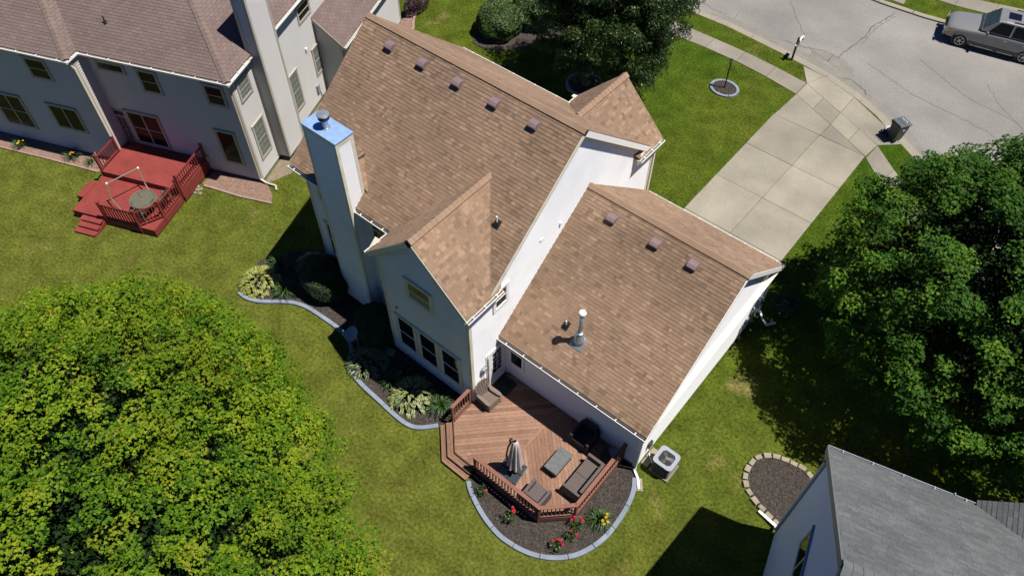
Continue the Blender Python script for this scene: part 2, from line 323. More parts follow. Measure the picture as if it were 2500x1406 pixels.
# --- roof covering: every course of shingles is real; the largest ones single objects
class Roofing:
    def __init__(s, house, mats, exposure, widths, offset=None, gap=.004, thick=.014):
        s.h = house; s.m = mats; s.e = exposure; s.w = widths; s.off = offset; s.gap = gap; s.th = thick; s.cand = []; s.cache = {}; s.stuff = []
    def plane(s, pts, U, deck_t=.1, seed=0, tmax=1.):
        """pts: 3D convex corners, first one on the eave; U along the eave"""
        rnd = random.Random(seed); U = Vector(U).normalized(); P = [Vector(p) for p in pts]
        nrm = (P[1]-P[0]).cross(P[2]-P[0]).normalized()
        if nrm.z < 0: nrm = -nrm
        S = nrm.cross(U); 
        if S.z < 0: U = -U; S = nrm.cross(U)
        fr = Fr(P[0], U, S, nrm); q = ccw([((p-P[0]).dot(U), (p-P[0]).dot(S)) for p in P])
        mb = MB(); mb.prism(q, -deck_t, 0, fr=fr); roof = mb.build('roof', s.m['deck'], s.h)
        a0 = min(x for x, y in q); a1 = max(x for x, y in q); b0 = min(y for x, y in q); b1 = max(y for x, y in q)
        k = 0; y = b0; pieces = []
        while y < b1:
            x = a0-rnd.random()*.3 if s.off is None else a0-(s.off*(k % 2))-.001-rnd.random()*.01
            while x < a1:
                w = rnd.choice(s.w); tn = min(.999, max(0, rnd.gauss(.5, .22)))*tmax; tn = int(tn*8)/7.
                lift = rnd.choice((0, .004)) if s.off is None else rnd.uniform(0, .0015)
                x0 = x+s.gap/2; x1 = x+w-s.gap/2; y1 = min(y+s.e+.02, b1)
                rect = [(x0, y), (x1, y), (x1, y1), (x0, y1)]
                full = all(min(a0+.0, 9) is not None for _ in [0])
                c = clip(rect, q)
                if len(c) > 2 and area(c) > 2e-4:
                    full = len(c) == 4 and abs(area(c)-(x1-x0)*(s.e+.02)) < 1e-5
                    cen = fr.p((x0+x1)/2, y+s.e/2)
                    pieces.append((c, x0, x1, y, tn, lift, full, (cen-CAMP).length))
                x += w
            y += s.e; k += 1
        s.stuff.append((roof, fr, pieces))
        return roof, fr
    def geo(s, mb, c, y, tn, lift, fr):
        t = s.th+lift; L = s.e+.02
        def h(v): return t*(1-(v-y)/L)+.002
        n = len(c)
        vs = [fr.p(a, b, h(b)) for a, b in c]+[fr.p(a, b, -.002) for a, b in c]
        fs = [tuple(range(n))]+[((i+1) % n, i, n+i, n+(i+1) % n) for i in range(n)]
        mb.add(vs, fs, 0, tn)
    def finish(s, limit=300, prefer=None):
        allp = []
        for ri, (roof, fr, pcs) in enumerate(s.stuff):
            for pi, p in enumerate(pcs):
                if p[6] and (prefer is None or prefer(fr.p((p[1]+p[2])/2, p[3]))): allp.append((p[7], ri, pi))
        allp.sort(); single = set((r, p) for _, r, p in allp[:limit])
        idf = Fr((0, 0, 0), (1, 0, 0), (0, 1, 0))
        for ri, (roof, fr, pcs) in enumerate(s.stuff):
            mb = MB()
            for pi, p in enumerate(pcs):
                c, x0, x1, y, tn, lift, full, _ = p
                if (ri, pi) in single:
                    key = (round(x1-x0, 3), round(tn, 3), lift if s.off is None else 0)
                    if key not in s.cache:
                        m1 = MB(); w = x1-x0; s.geo(m1, [(0, 0), (w, 0), (w, s.e+.02), (0, s.e+.02)], 0, tn, lift, idf)
                        s.cache[key] = m1.mesh('shingle', s.m['shingle'])
                    o = bpy.data.objects.new('shingle', s.cache[key]); COL.objects.link(o); setpar(o, roof)
                    f2 = Fr(fr.p(x0, y), fr.U, fr.V, fr.W); o.matrix_basis = f2.mat()
                else: s.geo(mb, c, y, tn, lift, fr)
            mb.build('shingle', s.m['shingle'], roof, kind='stuff')
    def caps(s, roof, a, b, w=.15, drop=.7, step=.2, m='ridge', lift=.03):
        """ridge or hip caps from a to b, built as overlapping folded pieces"""
        a = Vector(a); b = Vector(b); d = (b-a).normalized(); side = d.cross(Vector((0, 0, 1))).normalized(); up = side.cross(d)
        mb = MB(); L = (b-a).length; n = max(1, int(L/step)); tops = Vector((0, 0, lift))
        dr = w*drop
        for i in range(n):
            p = a+d*(L*i/n); q = a+d*(L*(i+1)/n+.03)
            j = random.uniform(-.004, .004)
            for sg in (-1, 1):
                vs = [p+tops+up*(.016), p+tops+side*sg*w+up*(.012+j)-up*dr, q+tops+side*sg*w+up*j-up*dr, q+tops]
                lo = [v-up*.03 for v in vs]
                mb.add(vs+lo, [(0, 1, 2, 3) if sg < 0 else (3, 2, 1, 0), (0, 4, 5, 1), (1, 5, 6, 2), (2, 6, 7, 3)], 0)
        return mb.build('ridge_cap', s.m[m], roof, kind='stuff')

def wall(house, name, fr, poly, m, exposure=.125, thick=.12, name2='siding', boards=True):
    """fr: U along wall, V up, W outward. poly convex (u,z)."""
    q = ccw(list(poly)); mb = MB(); mb.prism(q, -thick, -.001, fr=fr); w = mb.build('wall', m, house)
    if boards:
        mb = MB(); z0 = min(y for x, y in q); z1 = max(y for x, y in q); x0 = min(x for x, y in q); x1 = max(x for x, y in q); z = z0
        while z < z1:
            c = clip([(x0, z), (x1, z), (x1, z+exposure), (x0, z+exposure)], q)
            if len(c) > 2 and area(c) > 1e-4:
                n = len(c); vs = [fr.p(a, b, .027-.024*(b-z)/exposure) for a, b in c]+[fr.p(a, b, 0) for a, b in c]
                mb.add(vs, [tuple(range(n))]+[((i+1) % n, i, n+i, n+(i+1) % n) for i in range(n)], 0)
            z += exposure
        mb.build('siding', m, w, kind='stuff')
    return w
def window(house, fr, u0, u1, z0, z1, tm, style='hung', cols=1, case=.09, pane_m=None, grid=None, lower_screen=False, name='window', sash_m=None):
    """casing with depth, sashes, panes set back in it. fr W outward."""
    mb = MB(); d = .062; sm_ = sash_m or M['wtrim']
    for a in ((u0-case, u0, z0-case, z1+case), (u1, u1+case, z0-case, z1+case)): mb.box(a[0], a[1], a[2], a[3], 0, d, fr=fr)
    mb.box(u0, u1, z1, z1+case, 0, d-.002, fr=fr); mb.box(u0-.0, u1+.0, z0-case, z0, 0, d-.002, fr=fr)
    mb.box(u0-case-.02, u1+case+.02, z1+case, z1+case+.03, 0, d+.03, fr=fr)
    w = mb.build(name, tm, house)
    du = (u1-u0)/cols
    for c in range(cols):
        a, b = u0+c*du, u0+(c+1)*du
        sb = MB(); t = .028
        sb.box(a, a+t, z0, z1, 0, .052, fr=fr); sb.box(b-t, b, z0, z1, 0, .052, fr=fr); sb.box(a+t, b-t, z0, z0+t, 0, .051, fr=fr); sb.box(a+t, b-t, z1-t, z1, 0, .051, fr=fr)
        if style == 'hung':
            zm = (z0+z1)/2; sb.box(a+t, b-t, zm-.015, zm+.015, 0, .054, fr=fr)
        if grid:
            nx, nz_ = grid
            for i in range(1, nx): x = a+(b-a)*i/nx; sb.box(x-.008, x+.008, z0+t, z1-t, 0, .044, fr=fr)
            for i in range(1, nz_): z = z0+(z1-z0)*i/nz_; sb.box(a+t, b-t, z-.008, z+.008, 0, .043, fr=fr)
        sb.build('sash', sm_, w)
        if style == 'hung':
            pm = MB(); pm.box(a+t, b-t, (z0+z1)/2+.02, z1-t, .029, .04, fr=fr); pm.build('pane', pane_m or M['glass'], w)
            pm = MB(); pm.box(a+t, b-t, z0+t, (z0+z1)/2-.02, .029, .038, fr=fr); pm.build('pane', M['curtain'] if lower_screen else (pane_m or M['glass']), w)
        else:
            pm = MB(); pm.box(a+t, b-t, z0+t, z1-t, .029, .04, fr=fr); pm.build('pane', pane_m or M['glass'], w)
    return w
def gutter(house, a, b, out, m=None, strap=.75, caps=True):
    """open K-style gutter, a-b along the back top edge, out = outward direction"""
    m = m or M['gutter']; a = Vector(a); b = Vector(b); d = (b-a); L = d.length; fr = Fr(a, d, out, (0, 0, 1)); mb = MB(); W = .12; H = .1
    mb.box(0, L, 0, .008, -H, 0, fr=fr); mb.box(0, L, W-.02, W, -H*.55, .004, fr=fr); mb.box(0, L, W-.035, W-.02, -H, -H*.45, fr=fr)
    mb.box(0, L, .008, W-.035, -H, -H+.012, mi=1, fr=fr)
    mb.box(-.006, 0, 0, W, -H, .002, fr=fr); mb.box(L, L+.006, 0, W, -H, .002, fr=fr)
    n = int(L/strap)
    g = mb.build('gutter', [m, M['gut_in']], house)
    for i in range(n+1):
        sb = MB(); x = L*(i+.5)/(n+1); sb.box(x-.015, x+.015, -.05, W, .004, .02, fr=fr); sb.build('strap', m, g)
    return g
def downspout(house, pts, m=None, w=.09):
    m = m or M['gutter']; mb = MB()
    for a, b in zip(pts, pts[1:]): mb.bar(a, b, w, w*.75)
    return mb.build('downspout', m, house, bevel=.01)
# ================================================================== GROUND
def sheet(name, pts, z, m, thick=.02, parent=None, **k):
    mb = MB(); mb.prism(ccw(list(pts)), z-thick, z); o = mb.build(name, m, parent, **k); return o
CURB_IN = [(-60, 26.2), (-30, 26.5), (1.5, 26.68), (4.4, 26.77), (7.8, 26.5), (9.4, 26.3), (10.73, 26.1), (12.7, 25.52), (14.2, 24.85), (15.3, 24.1), (16.03, 23.6), (17.06, 22.95), (18.6, 21.8), (20.5, 20.4), (23, 19.0), (27, 17.5), (34, 16), (70, 12)]
FAR_IN = [(-60, 35.6), (0, 35.3), (10.2, 35.0), (11.4, 35.1), (12.6, 35.2), (14.0, 35.45), (16, 35.9), (19, 36.7), (24, 37.4), (60, 40)]
ground = sheet('ground', [(-900, -900), (900, -900), (900, 900), (-900, 900)], -.16, M['grass_soil'], .3); ground['kind'] = 'structure'
lawn = sheet('lawn', CURB_IN+[(70, -90), (-90, -90), (-90, 26)], 0, M['grass_soil'], .155); lawn['kind'] = 'structure'
far = sheet('lawn', FAR_IN+[(90, 100), (-90, 100)], 0, M['grass_soil'], .155); far['kind'] = 'structure'
street = sheet('street', CURB_IN+FAR_IN[::-1], -.085, M['asphalt'], .07); street['kind'] = 'structure'
def sub(name, pts, z, m, th=.004): return sheet(name, pts, z, m, th, street)
# darker worn gutter line and patches of the road
def ribbon(name, pts, w, z, m, parent, th=.003, jit=0., rnd=random.Random(3)):
    P = resample(pts, .12 if jit else .4); L = []; Rr = []
    for i, p in enumerate(P):
        d = (P[min(i+1, len(P)-1)]-P[max(i-1, 0)]).normalized(); n = Vector((-d.y, d.x)); k = w/2*(1+rnd.uniform(-jit, jit)); o = n*rnd.uniform(-jit, jit)*w*.7
        L.append(p+o+n*k); Rr.append(p+o-n*k)
    mb = MB(); vs = [(v.x, v.y, z) for v in L]+[(v.x, v.y, z) for v in Rr]; n = len(L)
    mb.add(vs, [(n+i, n+i+1, i+1, i) for i in range(n-1)]); return mb.build(name, m, parent)
def offs(pts, d):
    P = [Vector(p) for p in pts]; o = []
    for i, p in enumerate(P):
        t = (P[min(i+1, len(P)-1)]-P[max(i-1, 0)]).normalized(); o.append((p.x-t.y*d, p.y+t.x*d))
    return o
ribbon('gutter_wear', [(3, 27.5), (6, 27.45), (8.2, 27.25), (9.9, 27.05), (11.2, 26.75), (12.9, 26.2), (14.6, 25.4), (16, 24.5), (17.4, 23.5)], .62, -.081, M['asphalt_dark'], street, jit=.12)
ribbon('road_patch', [(9.2, 27.75), (10.3, 28.0), (11.0, 27.7), (11.8, 27.1)], .85, -.079, M['asphalt_dark'], street, jit=.2)
def crack(pts, w=.03):
    rnd = random.Random(int(pts[0][0]*10)); q = []
    for a, b in zip(pts, pts[1:]):
        n = max(2, int(math.dist(a, b)/.18))
        for i in range(n): t = i/n; q.append((a[0]+(b[0]-a[0])*t+rnd.gauss(0, .035), a[1]+(b[1]-a[1])*t+rnd.gauss(0, .035)))
    q.append(pts[-1]); return ribbon('crack', q, w, -.077, M['crack'], street, jit=.5)
crack([(11.24, 34.3), (11.0, 33.2), (10.74, 32.06), (10.85, 31), (10.78, 30.08), (10.6, 29.2), (10.57, 28.21)], .06)
crack([(11.4, 34.0), (11.05, 32.8), (10.95, 31.5), (11.0, 30.3)], .03); crack([(10.57, 28.21), (9.72, 28.3), (8.78, 27.95), (7.6, 27.8)], .04)
crack([(11.56, 26.73), (11.86, 26.97), (12.88, 26.49), (13.1, 26.2)], .06); crack([(8.9, 28), (9.6, 27.75), (10.3, 27.55)], .03)
crack([(5.2, 33.5), (6, 31.5), (7.4, 29.8), (8.4, 28.6)], .02); crack([(12, 28.8), (15, 27.8), (19, 27.4), (22, 26)], .02)
crack([(4.2, 28.6), (4.4, 27.6)], .02); crack([(2, 28.1), (3, 27.8), (3.8, 27.9)], .03); crack([(14, 31), (17, 29.5), (20, 29)], .015)
crack([(17.6, 31.2), (18.6, 30.0), (20.4, 28.6)], .015)
# kerbs in cast lengths
kb = empty('kerb', (0, 0, 0), 0, 'low cream concrete kerb between driveway and near edge of street', 'kerb'); kb['kind'] = 'structure'
del kb['category']
strip_pieces(kb, 'kerb_block', [p for p in CURB_IN if -32 < p[0] < 30], .3, -.1, .015, 2.4, M['kerb'], gap=.02, side=.15, bevel=.03)
strip_pieces(kb, 'gutter_block', offs([p for p in CURB_IN if -32 < p[0] < 30], .42), .24, -.1, -.068, 2.4, M['kerb'], gap=.02)
fk = empty('kerb', (0, 0, 0), 0, 'low cream concrete kerb on the far side of street behind the parked car', 'kerb'); fk['kind'] = 'structure'
del fk['category']
strip_pieces(fk, 'kerb_block', [p for p in FAR_IN if -32 < p[0] < 30], .34, -.1, .015, 2.0, M['kerb'], gap=.02, side=-.17, bevel=.03)
# concrete slabs: driveway, walks
def slabs(name, polys, m, lbl, z=.03):
    e = empty(name, (0, 0, 0), 0, lbl, 'paving'); e['kind'] = 'structure'; del e['category']
    for p in polys:
        q = ccw(list(p)); c = Vector((sum(x for x, y in q)/len(q), sum(y for x, y in q)/len(q)))
        r = []
        for x, y in q: v = Vector((x, y)); d = (v-c); r.append(tuple(v-d.normalized()*.012))
        mb = MB(); mb.prism(r, -.05, z+random.uniform(-.003, .003), tone=random.random()); mb.build('slab', m, e, bevel=.006)
        mb = MB()
    return e
ys = [9.95, 13.1, 15.95, 18.79, 21.63]; dp = []
for a, b in zip(ys, ys[1:]):
    xm = lambda y: 12.5+.017*(y-13)
    dp += [[(10.12, a), (xm(a), a), (xm(b), b), (10.12, b)], [(xm(a), a), (15.03, a), (15.03, b), (xm(b), b)]]
dp += [[(10.15, 21.63), (12.67, 21.65), (12.7, 22.73), (10.27, 23.77)], [(12.67, 21.65), (15.03, 21.63), (12.7, 22.73)]]
dp += [[(10.27, 23.77), (11.49, 23.25), (11.49, 24.42), (10.29, 24.95)], [(11.49, 23.25), (12.7, 22.73), (12.69, 23.88), (11.49, 24.42)], [(12.7, 22.73), (13.9, 22.17), (13.95, 23.33), (12.69, 23.88)], [(13.9, 22.17), (15.05, 21.64), (15.17, 22.78), (13.95, 23.33)]]
dp += [[(9.45, 26.2), (10.29, 24.95), (10.73, 26.08)], [(10.29, 24.95), (12.69, 23.88), (12.71, 25.48), (10.73, 26.08)], [(12.69, 23.88), (15.17, 22.78), (16.03, 23.58), (14.9, 24.35), (12.71, 25.48)]]
slabs('driveway', dp, M['concrete'], 'pale grey concrete driveway of large slabs from garage to street')
wi = [(-32, 23.5), (-20, 23.7), (-6, 23.9), (2.6, 24.12), (5.68, 24.3), (8.0, 24.14), (10.25, 23.78)]
wo = [(-32, 24.7), (-20, 24.9), (-6, 25.05), (2.0, 25.24), (5.9, 25.32), (8.1, 25.2), (10.27, 24.96)]
def lerp_line(P, t):
    Ls = [0]; 
    for a, b in zip(P, P[1:]): Ls.append(Ls[-1]+math.dist(a, b))
    s = t*Ls[-1]
    for i in range(len(P)-1):
        if s <= Ls[i+1]+1e-9: k = (s-Ls[i])/(Ls[i+1]-Ls[i]); return (P[i][0]+(P[i+1][0]-P[i][0])*k, P[i][1]+(P[i+1][1]-P[i][1])*k)
    return P[-1]
def between(A, B, n): return [[lerp_line(A, i/n), lerp_line(A, (i+1)/n), lerp_line(B, (i+1)/n), lerp_line(B, i/n)] for i in range(n)]
slabs('sidewalk', between(wi, wo, 22), M['walk'], 'grey sidewalk slabs running left from driveway past the lamp post')
slabs('sidewalk', between([(15.1, 21.55), (16.15, 20.56), (17.6, 19.3), (20, 17.6), (23, 16.0), (30, 13.6)], [(15.17, 22.76), (16.65, 21.5), (18.2, 20.3), (20.6, 18.7), (23.5, 17.2), (30.3, 14.8)], 10), M['walk'], 'grey sidewalk slabs right of driveway going under the big tree')
slabs('sidewalk', between([(-20, 37.3), (4, 37), (12.5, 37.0), (15.05, 37.3), (17.1, 38.3), (22, 39.3), (30, 40.4)], [(-20, 38.6), (4, 38.3), (12.4, 38.15), (14.6, 38.55), (16.9, 39.4), (22, 40.5), (30, 41.7)], 24), M['walk'], 'sidewalk slabs across the street behind the parked car')
slabs('driveway', [[(6.2, 35.25), (8.6, 35.2), (8.6, 36.95), (6.2, 36.95)], [(8.6, 35.2), (11.3, 35.3), (11.0, 36.9), (8.6, 36.95)]], M['concrete'], 'edge of concrete driveway across the street')
# ---- beds
BED1 = [(-1.6, -3.0), (-1.05, -3.0), (-.46, -2.7), (.11, -2.2), (.6, -1.86), (1.2, -1.68), (2.0, -1.62), (2.87, -1.58), (3.45, -1.62), (4.0, -1.84), (4.35, -2.2), (4.7, -2.56), (5.1, -2.74), (5.77, -2.83), (6.6, -2.87), (7.54, -2.94), (8.2, -2.92), (8.6, -2.7), (9.02, -2.2)]
BED2 = [(11.32, -3.12), (11.5, -3.28), (11.81, -3.45), (12.47, -3.73), (13.2, -3.9), (13.71, -3.92), (14.54, -3.78), (15.28, -3.38), (15.8, -2.84), (16.1, -2.16), (16.24, -1.48), (16.2, -.5), (16.05, .25), (15.75, .75)]
rng = np.random.default_rng(5)
def mulch(poly, m, cm, lbl, dens=420, z=.045, hump=.0):
    o = sheet('mulch', poly, z, m, .06); o['kind'] = 'stuff'; o['label'] = lbl
    xs = [p[0] for p in poly]; ys = [p[1] for p in poly]; A = (max(xs)-min(xs))*(max(ys)-min(ys)); n = int(A*dens)
    px = rng.uniform(min(xs), max(xs), n); py = rng.uniform(min(ys), max(ys), n); k = inside(px, py, poly); px, py = px[k], py[k]; n = len(px)
    a = rng.uniform(0, 2*np.pi, n); L = rng.uniform(.01, .032, n); w = rng.uniform(.004, .009, n); dz = rng.uniform(-.012, .02, n); zz = z+.008+rng.uniform(0, .018, n)
    ca, sa = np.cos(a), np.sin(a); V = np.zeros((n, 4, 3))
    for i, (s, t) in enumerate(((-1, -1), (1, -1), (1, 1), (-1, 1))):
        V[:, i, 0] = px+ca*L*s-sa*w*t; V[:, i, 1] = py+sa*L*s+ca*w*t; V[:, i, 2] = zz+dz*s+.004*t
    raw_mesh('mulch_chip', V.reshape(-1, 3), np.arange(n*4).reshape(-1, 4), rng.uniform(0, 1, n)**1.6, cm, o, 'stuff')
    return o
def raw_mesh(name, V, F, tone, m, parent=None, kind=None, smooth=False):
    k = F.shape[1]; me = bpy.data.meshes.new(name); me.vertices.add(len(V)); me.vertices.foreach_set('co', V.astype(np.float32).ravel())
    me.loops.add(F.size); me.loops.foreach_set('vertex_index', F.astype(np.int32).ravel()); me.polygons.add(len(F))
    me.polygons.foreach_set('loop_start', np.arange(0, F.size, k, dtype=np.int32)); 
    me.update(calc_edges=True); me.materials.append(m)
    at = me.attributes.new('tone', 'FLOAT', 'FACE'); at.data.foreach_set('value', np.asarray(tone, np.float32))
    if smooth: me.polygons.foreach_set('use_smooth', np.ones(len(F), bool))
    o = bpy.data.objects.new(name, me); COL.objects.link(o); setpar(o, parent)
    if kind: o['kind'] = kind
    return o
P1 = BED1+[(9.3, -1.75), (9.45, -.7), (5.4, -.7), (5.4, .4), (.4, .4), (.35, .9), (-.6, .9), (-1.5, .0), (-2.3, -1.3), (-2.1, -2.4)]
P2 = BED2+[(15.5, 1.0), (15.0, 1.0), (15.0, -1.9), (14.1, -2.7), (11.3, -2.7)]
mulch(P1, M['mulch'], M['chip'], 'dark brown mulch under the hostas along back of white house')
mulch(P2, M['mulch'], M['chip'], 'dark brown mulch in curved bed around the wooden deck')
e = empty('bed_edging', (4, -2, 0), 0, 'pale blue-grey concrete edging winding along back of white house', 'edging')
strip_pieces(e, 'edging_block', smooth_line(BED1), .17, -.03, .1, 1.15, M['edging'], gap=.012, bevel=.02, jit=.004)
e = empty('bed_edging', (13.5, -3.9, 0), 0, 'pale blue-grey concrete edging in a U around the deck bed', 'edging')
strip_pieces(e, 'edging_block', smooth_line(BED2), .17, -.03, .1, .95, M['edging'], gap=.012, bevel=.02, jit=.004)
# ring round the lamp post
RC = (7.15, 21.78); rp = [(RC[0]+.72*math.cos(a*math.pi/32), RC[1]+.62*math.sin(a*math.pi/32)) for a in range(64)]
mulch(rp, M['mulch'], M['chip'], 'dark mulch inside pale ring around the lamp post')
e = empty('bed_edging', (*RC, 0), 0, 'pale concrete ring around foot of the black lamp post', 'edging')
strip_pieces(e, 'edging_block', rp+[rp[0]], .15, -.03, .09, .74, M['edging'], gap=.012, bevel=.02)
RC3 = (1.35, 17.35); rp3 = [(RC3[0]+.95*math.cos(a*math.pi/32), RC3[1]+.95*math.sin(a*math.pi/32)) for a in range(64)]
mulch(rp3, M['mulch'], M['chip'], 'dark mulch around trunk of the front yard tree', 120)
e = empty('bed_edging', (*RC3, 0), 0, 'pale concrete ring in shade around trunk of the front yard tree', 'edging')
strip_pieces(e, 'edging_block', rp3+[rp3[0]], .16, -.03, .1, .78, M['edging'], gap=.012, bevel=.02)
SB = [(-5.6, 16.3), (-4.6, 16.3), (-3.3, 17.3), (-2.4, 19.0), (-2.0, 20.6), (-3.0, 21.8), (-6.4, 20.5), (-6.9, 18.2)]
mulch(SB, M['mulch'], M['chip'], 'dark mulch strip beside the round bush in front yard', 90)
STN = [(20.75, 4.6), (20.5, 4.8), (20.16, 4.87), (19.86, 4.82), (19.55, 4.76), (19.25, 4.66), (18.98, 4.5), (18.76, 4.24), (18.68, 3.92), (18.68, 3.6), (18.76, 3.29), (18.92, 3.04), (19.16, 2.85), (19.46, 2.7), (19.78, 2.61), (20.1, 2.53), (20.42, 2.45)]
mulch(ccw(STN+[(21.2, 2.3), (21.3, 4.4)]), M['mulch'], M['chip'], 'brown mulch inside the half ring of tan stones', 420)
e = empty('stone_border', (19.5, 3.6, 0), 0, 'half ring of separate tan stones by corner of the grey roofed house', 'stone border')
for i, (x, y) in enumerate(STN):
    a = STN[max(i-1, 0)]; b = STN[min(i+1, len(STN)-1)]; an = math.degrees(math.atan2(b[1]-a[1], b[0]-a[0]))+random.uniform(-5, 5)
    fr = rotfr(x, y, 0, an); mb = MB(); w = .135+random.uniform(-.012, .012); h = .095+random.uniform(-.01, .01)
    mb.prism([(-w, -h), (w, -h*random.uniform(.8, 1)), (w*random.uniform(.9, 1), h), (-w*.95, h*random.uniform(.85, 1))], -.02, .105+random.uniform(-.012, .012), fr=fr); mb.build('stone', M['stone'], e, bevel=.014)
# ================================================================== MAIN HOUSE
H = empty('white_house', (7.5, 4.5, 0), 0, 'white two-storey house with brown shingle roof and attached garage', 'house')
Y = (0, 1, 0); X = (1, 0, 0); Z = (0, 0, 1)
SM = .8119
rf = Roofing(H, {'shingle': M['shingle'], 'deck': M['roof_deck'], 'ridge': M['ridge']}, .127, [.1, .12, .15, .15, .2, .25, .3])
ze = 6+.1*SM
r_rear, fr_rear = rf.plane([(0, .1, ze), (9.66, .1, ze), (9.66, 4.823, 9.916), (0, 4.823, 9.916)], X, seed=1)
r_front, _ = rf.plane([(0, 9.56, 5.93), (9.66, 9.56, 5.93), (9.66, 4.823, 9.916), (0, 4.823, 9.916)], X, seed=2)
SP = .9657
r_pl, _ = rf.plane([(5.25, -1.05, 6.097), (5.25, .1, 6.097), (7.48, 2.772, 8.25), (7.48, -1.05, 8.25)], Y, seed=3)
r_pr, _ = rf.plane([(9.71, -1.05, 6.097), (9.71, .66, 6.097), (7.48, 2.79, 8.25), (7.48, -1.05, 8.25)], Y, seed=4, tmax=1.15)
r_wl, _ = rf.plane([(5.74, 10.22, 5.95), (5.74, 9.6, 5.95), (7.72, 7.155, 7.95), (7.72, 10.22, 7.95)], Y, seed=5)
r_wr, _ = rf.plane([(9.71, 8.66, 5.95), (9.71, 10.22, 5.95), (7.72, 10.22, 7.95), (7.72, 7.155, 7.95)], Y, seed=6, tmax=1.15)
SG = .757
r_gr, _ = rf.plane([(9.5, .725, 3.115), (15.77, .725, 3.115), (15.77, 5.656, 6.848), (9.5, 5.656, 6.848)], X, seed=7)
r_gf, _ = rf.plane([(9.5, 10.1, 3.1), (15.77, 10.1, 3.1), (15.77, 5.656, 6.848), (9.5, 5.656, 6.848)], X, seed=8, tmax=1.1)
# saddle behind the chimney
r_sd, _ = rf.plane([(3.68, .62, 6.53), (2.72, 1.62, 7.34), (2.72, .62, 7.2)], (0, 1, 0), seed=9)
r_sd2, _ = rf.plane([(1.78, .62, 6.53), (2.72, 1.62, 7.34), (2.72, .62, 7.2)], (0, 1, 0), seed=10)
rf.finish(300)
rf.caps(r_rear, (0, 4.823, 9.93), (9.68, 4.823, 9.93)); rf.caps(r_gr, (9.5, 5.656, 6.86), (15.79, 5.656, 6.86), drop=.66)
rf.caps(r_pr, (7.48, -1.06, 8.265), (7.48, 2.75, 8.265), drop=.8); rf.caps(r_wr, (7.72, 7.2, 7.965), (7.72, 10.23, 7.965), drop=.85)
# walls
fR = Fr((9.49, 0, 0), Y, Z)                     # right wall of the tall part
wall(H, 'w', fR, [(0, .3), (9.75, .3), (9.75, 5.75), (4.823, 9.74), (0, 5.85)], M['siding'])
wall(H, 'w', fR, [(-.74, .3), (-.002, .3), (-.002, 6.1), (-.74, 6.1)], M['siding']); wall(H, 'w', fR, [(9.752, .3), (10.02, .3), (10.02, 5.95), (9.752, 5.95)], M['siding'])
fP = Fr((0, -.74, 0), X, Z)                     # back wall of the gabled bay
wall(H, 'w', fP, [(5.4, .2), (9.488, .2), (9.488, 6.12), (7.48, 8.06), (5.4, 6.05)], M['siding'])
fPl = Fr((5.4, 0, 0), (0, -1, 0), Z); wall(H, 'w', fPl, [(-.35, .2), (.738, .2), (.738, 5.98), (-.35, 5.98)], M['siding'])
fB = Fr((0, .35, 0), X, Z); wall(H, 'w', fB, [(.45, .2), (5.398, .2), (5.398, 5.98), (.45, 5.98)], M['siding'])
fL = Fr((.45, 0, 0), (0, -1, 0), Z); wall(H, 'w', fL, [(-9.3, .2), (-.352, .2), (-.352, 6.0), (-4.823, 9.7), (-9.3, 6.0)], M['siding'])
fF = Fr((0, 9.32, 0), (-1, 0, 0), Z); wall(H, 'w', fF, [(-5.9, .2), (-.452, .2), (-.452, 5.8), (-5.9, 5.8)], M['siding'])
fW = Fr((0, 10.02, 0), (-1, 0, 0), Z); wall(H, 'w', fW, [(-9.488, .2), (-5.9, .2), (-5.9, 5.9), (-7.72, 7.7), (-9.488, 5.9)], M['siding'])
fG = Fr((0, 1.07, 0), X, Z); wall(H, 'w', fG, [(9.5, .25), (15.538, .25), (15.538, 3.1), (9.5, 3.1)], M['siding_gar'])
fGr = Fr((15.54, 0, 0), Y, Z); wall(H, 'w', fGr, [(1.072, .12), (9.7, .12), (9.7, 3.2), (5.66, 6.68), (1.072, 3.2)], M['siding_gar'], exposure=.12)
fGf = Fr((0, 9.7, 0), (-1, 0, 0), Z); wall(H, 'w', fGf, [(-15.538, .12), (-9.5, .12), (-9.5, 3.2), (-15.538, 3.2)], M['siding_gar'])
mb = MB()
for a in ((.47, 5.38, .37, 9.2), (5.42, 9.47, -.72, 9.9), (9.3, 15.52, 1.09, 9.66)): mb.box(a[0], a[1], a[2], a[3], -.05, .32)
mb.build('foundation', M['brick'], H)
mb = MB(); mb.box(10.05, 15.1, 9.68, 9.74, .13, 2.3); gd = mb.build('garage_door', M['wtrim'], H)
for i in range(4): mb = MB(); mb.box(10.1, 15.05, 9.741, 9.76, .16+i*.53, .16+i*.53+.48); mb.build('door_panel', M['wtrim'], gd)
# corner boards
def corner(x, y, z0, z1, sx, sy, m=M['trim'], w=.1, t=.034):
    mb = MB(); X0, X1 = sorted((x+sx*t, x-sx*w)); Y0, Y1 = sorted((y+sy*t, y-sy*w)); mb.box(X0, X1, Y0, Y1, z0, z1); return mb.build('corner_board', m, H)
corner(9.49, -.74, .2, 6.0, 1, -1); corner(5.4, -.74, .2, 5.95, -1, -1); corner(.45, .35, .2, 5.95, -1, -1); corner(9.49, 10.02, .2, 5.85, 1, 1); corner(15.54, 1.07, .12, 3.1, 1, -1, M['wtrim']); corner(15.54, 9.7, .12, 3.1, 1, 1, M['wtrim'])
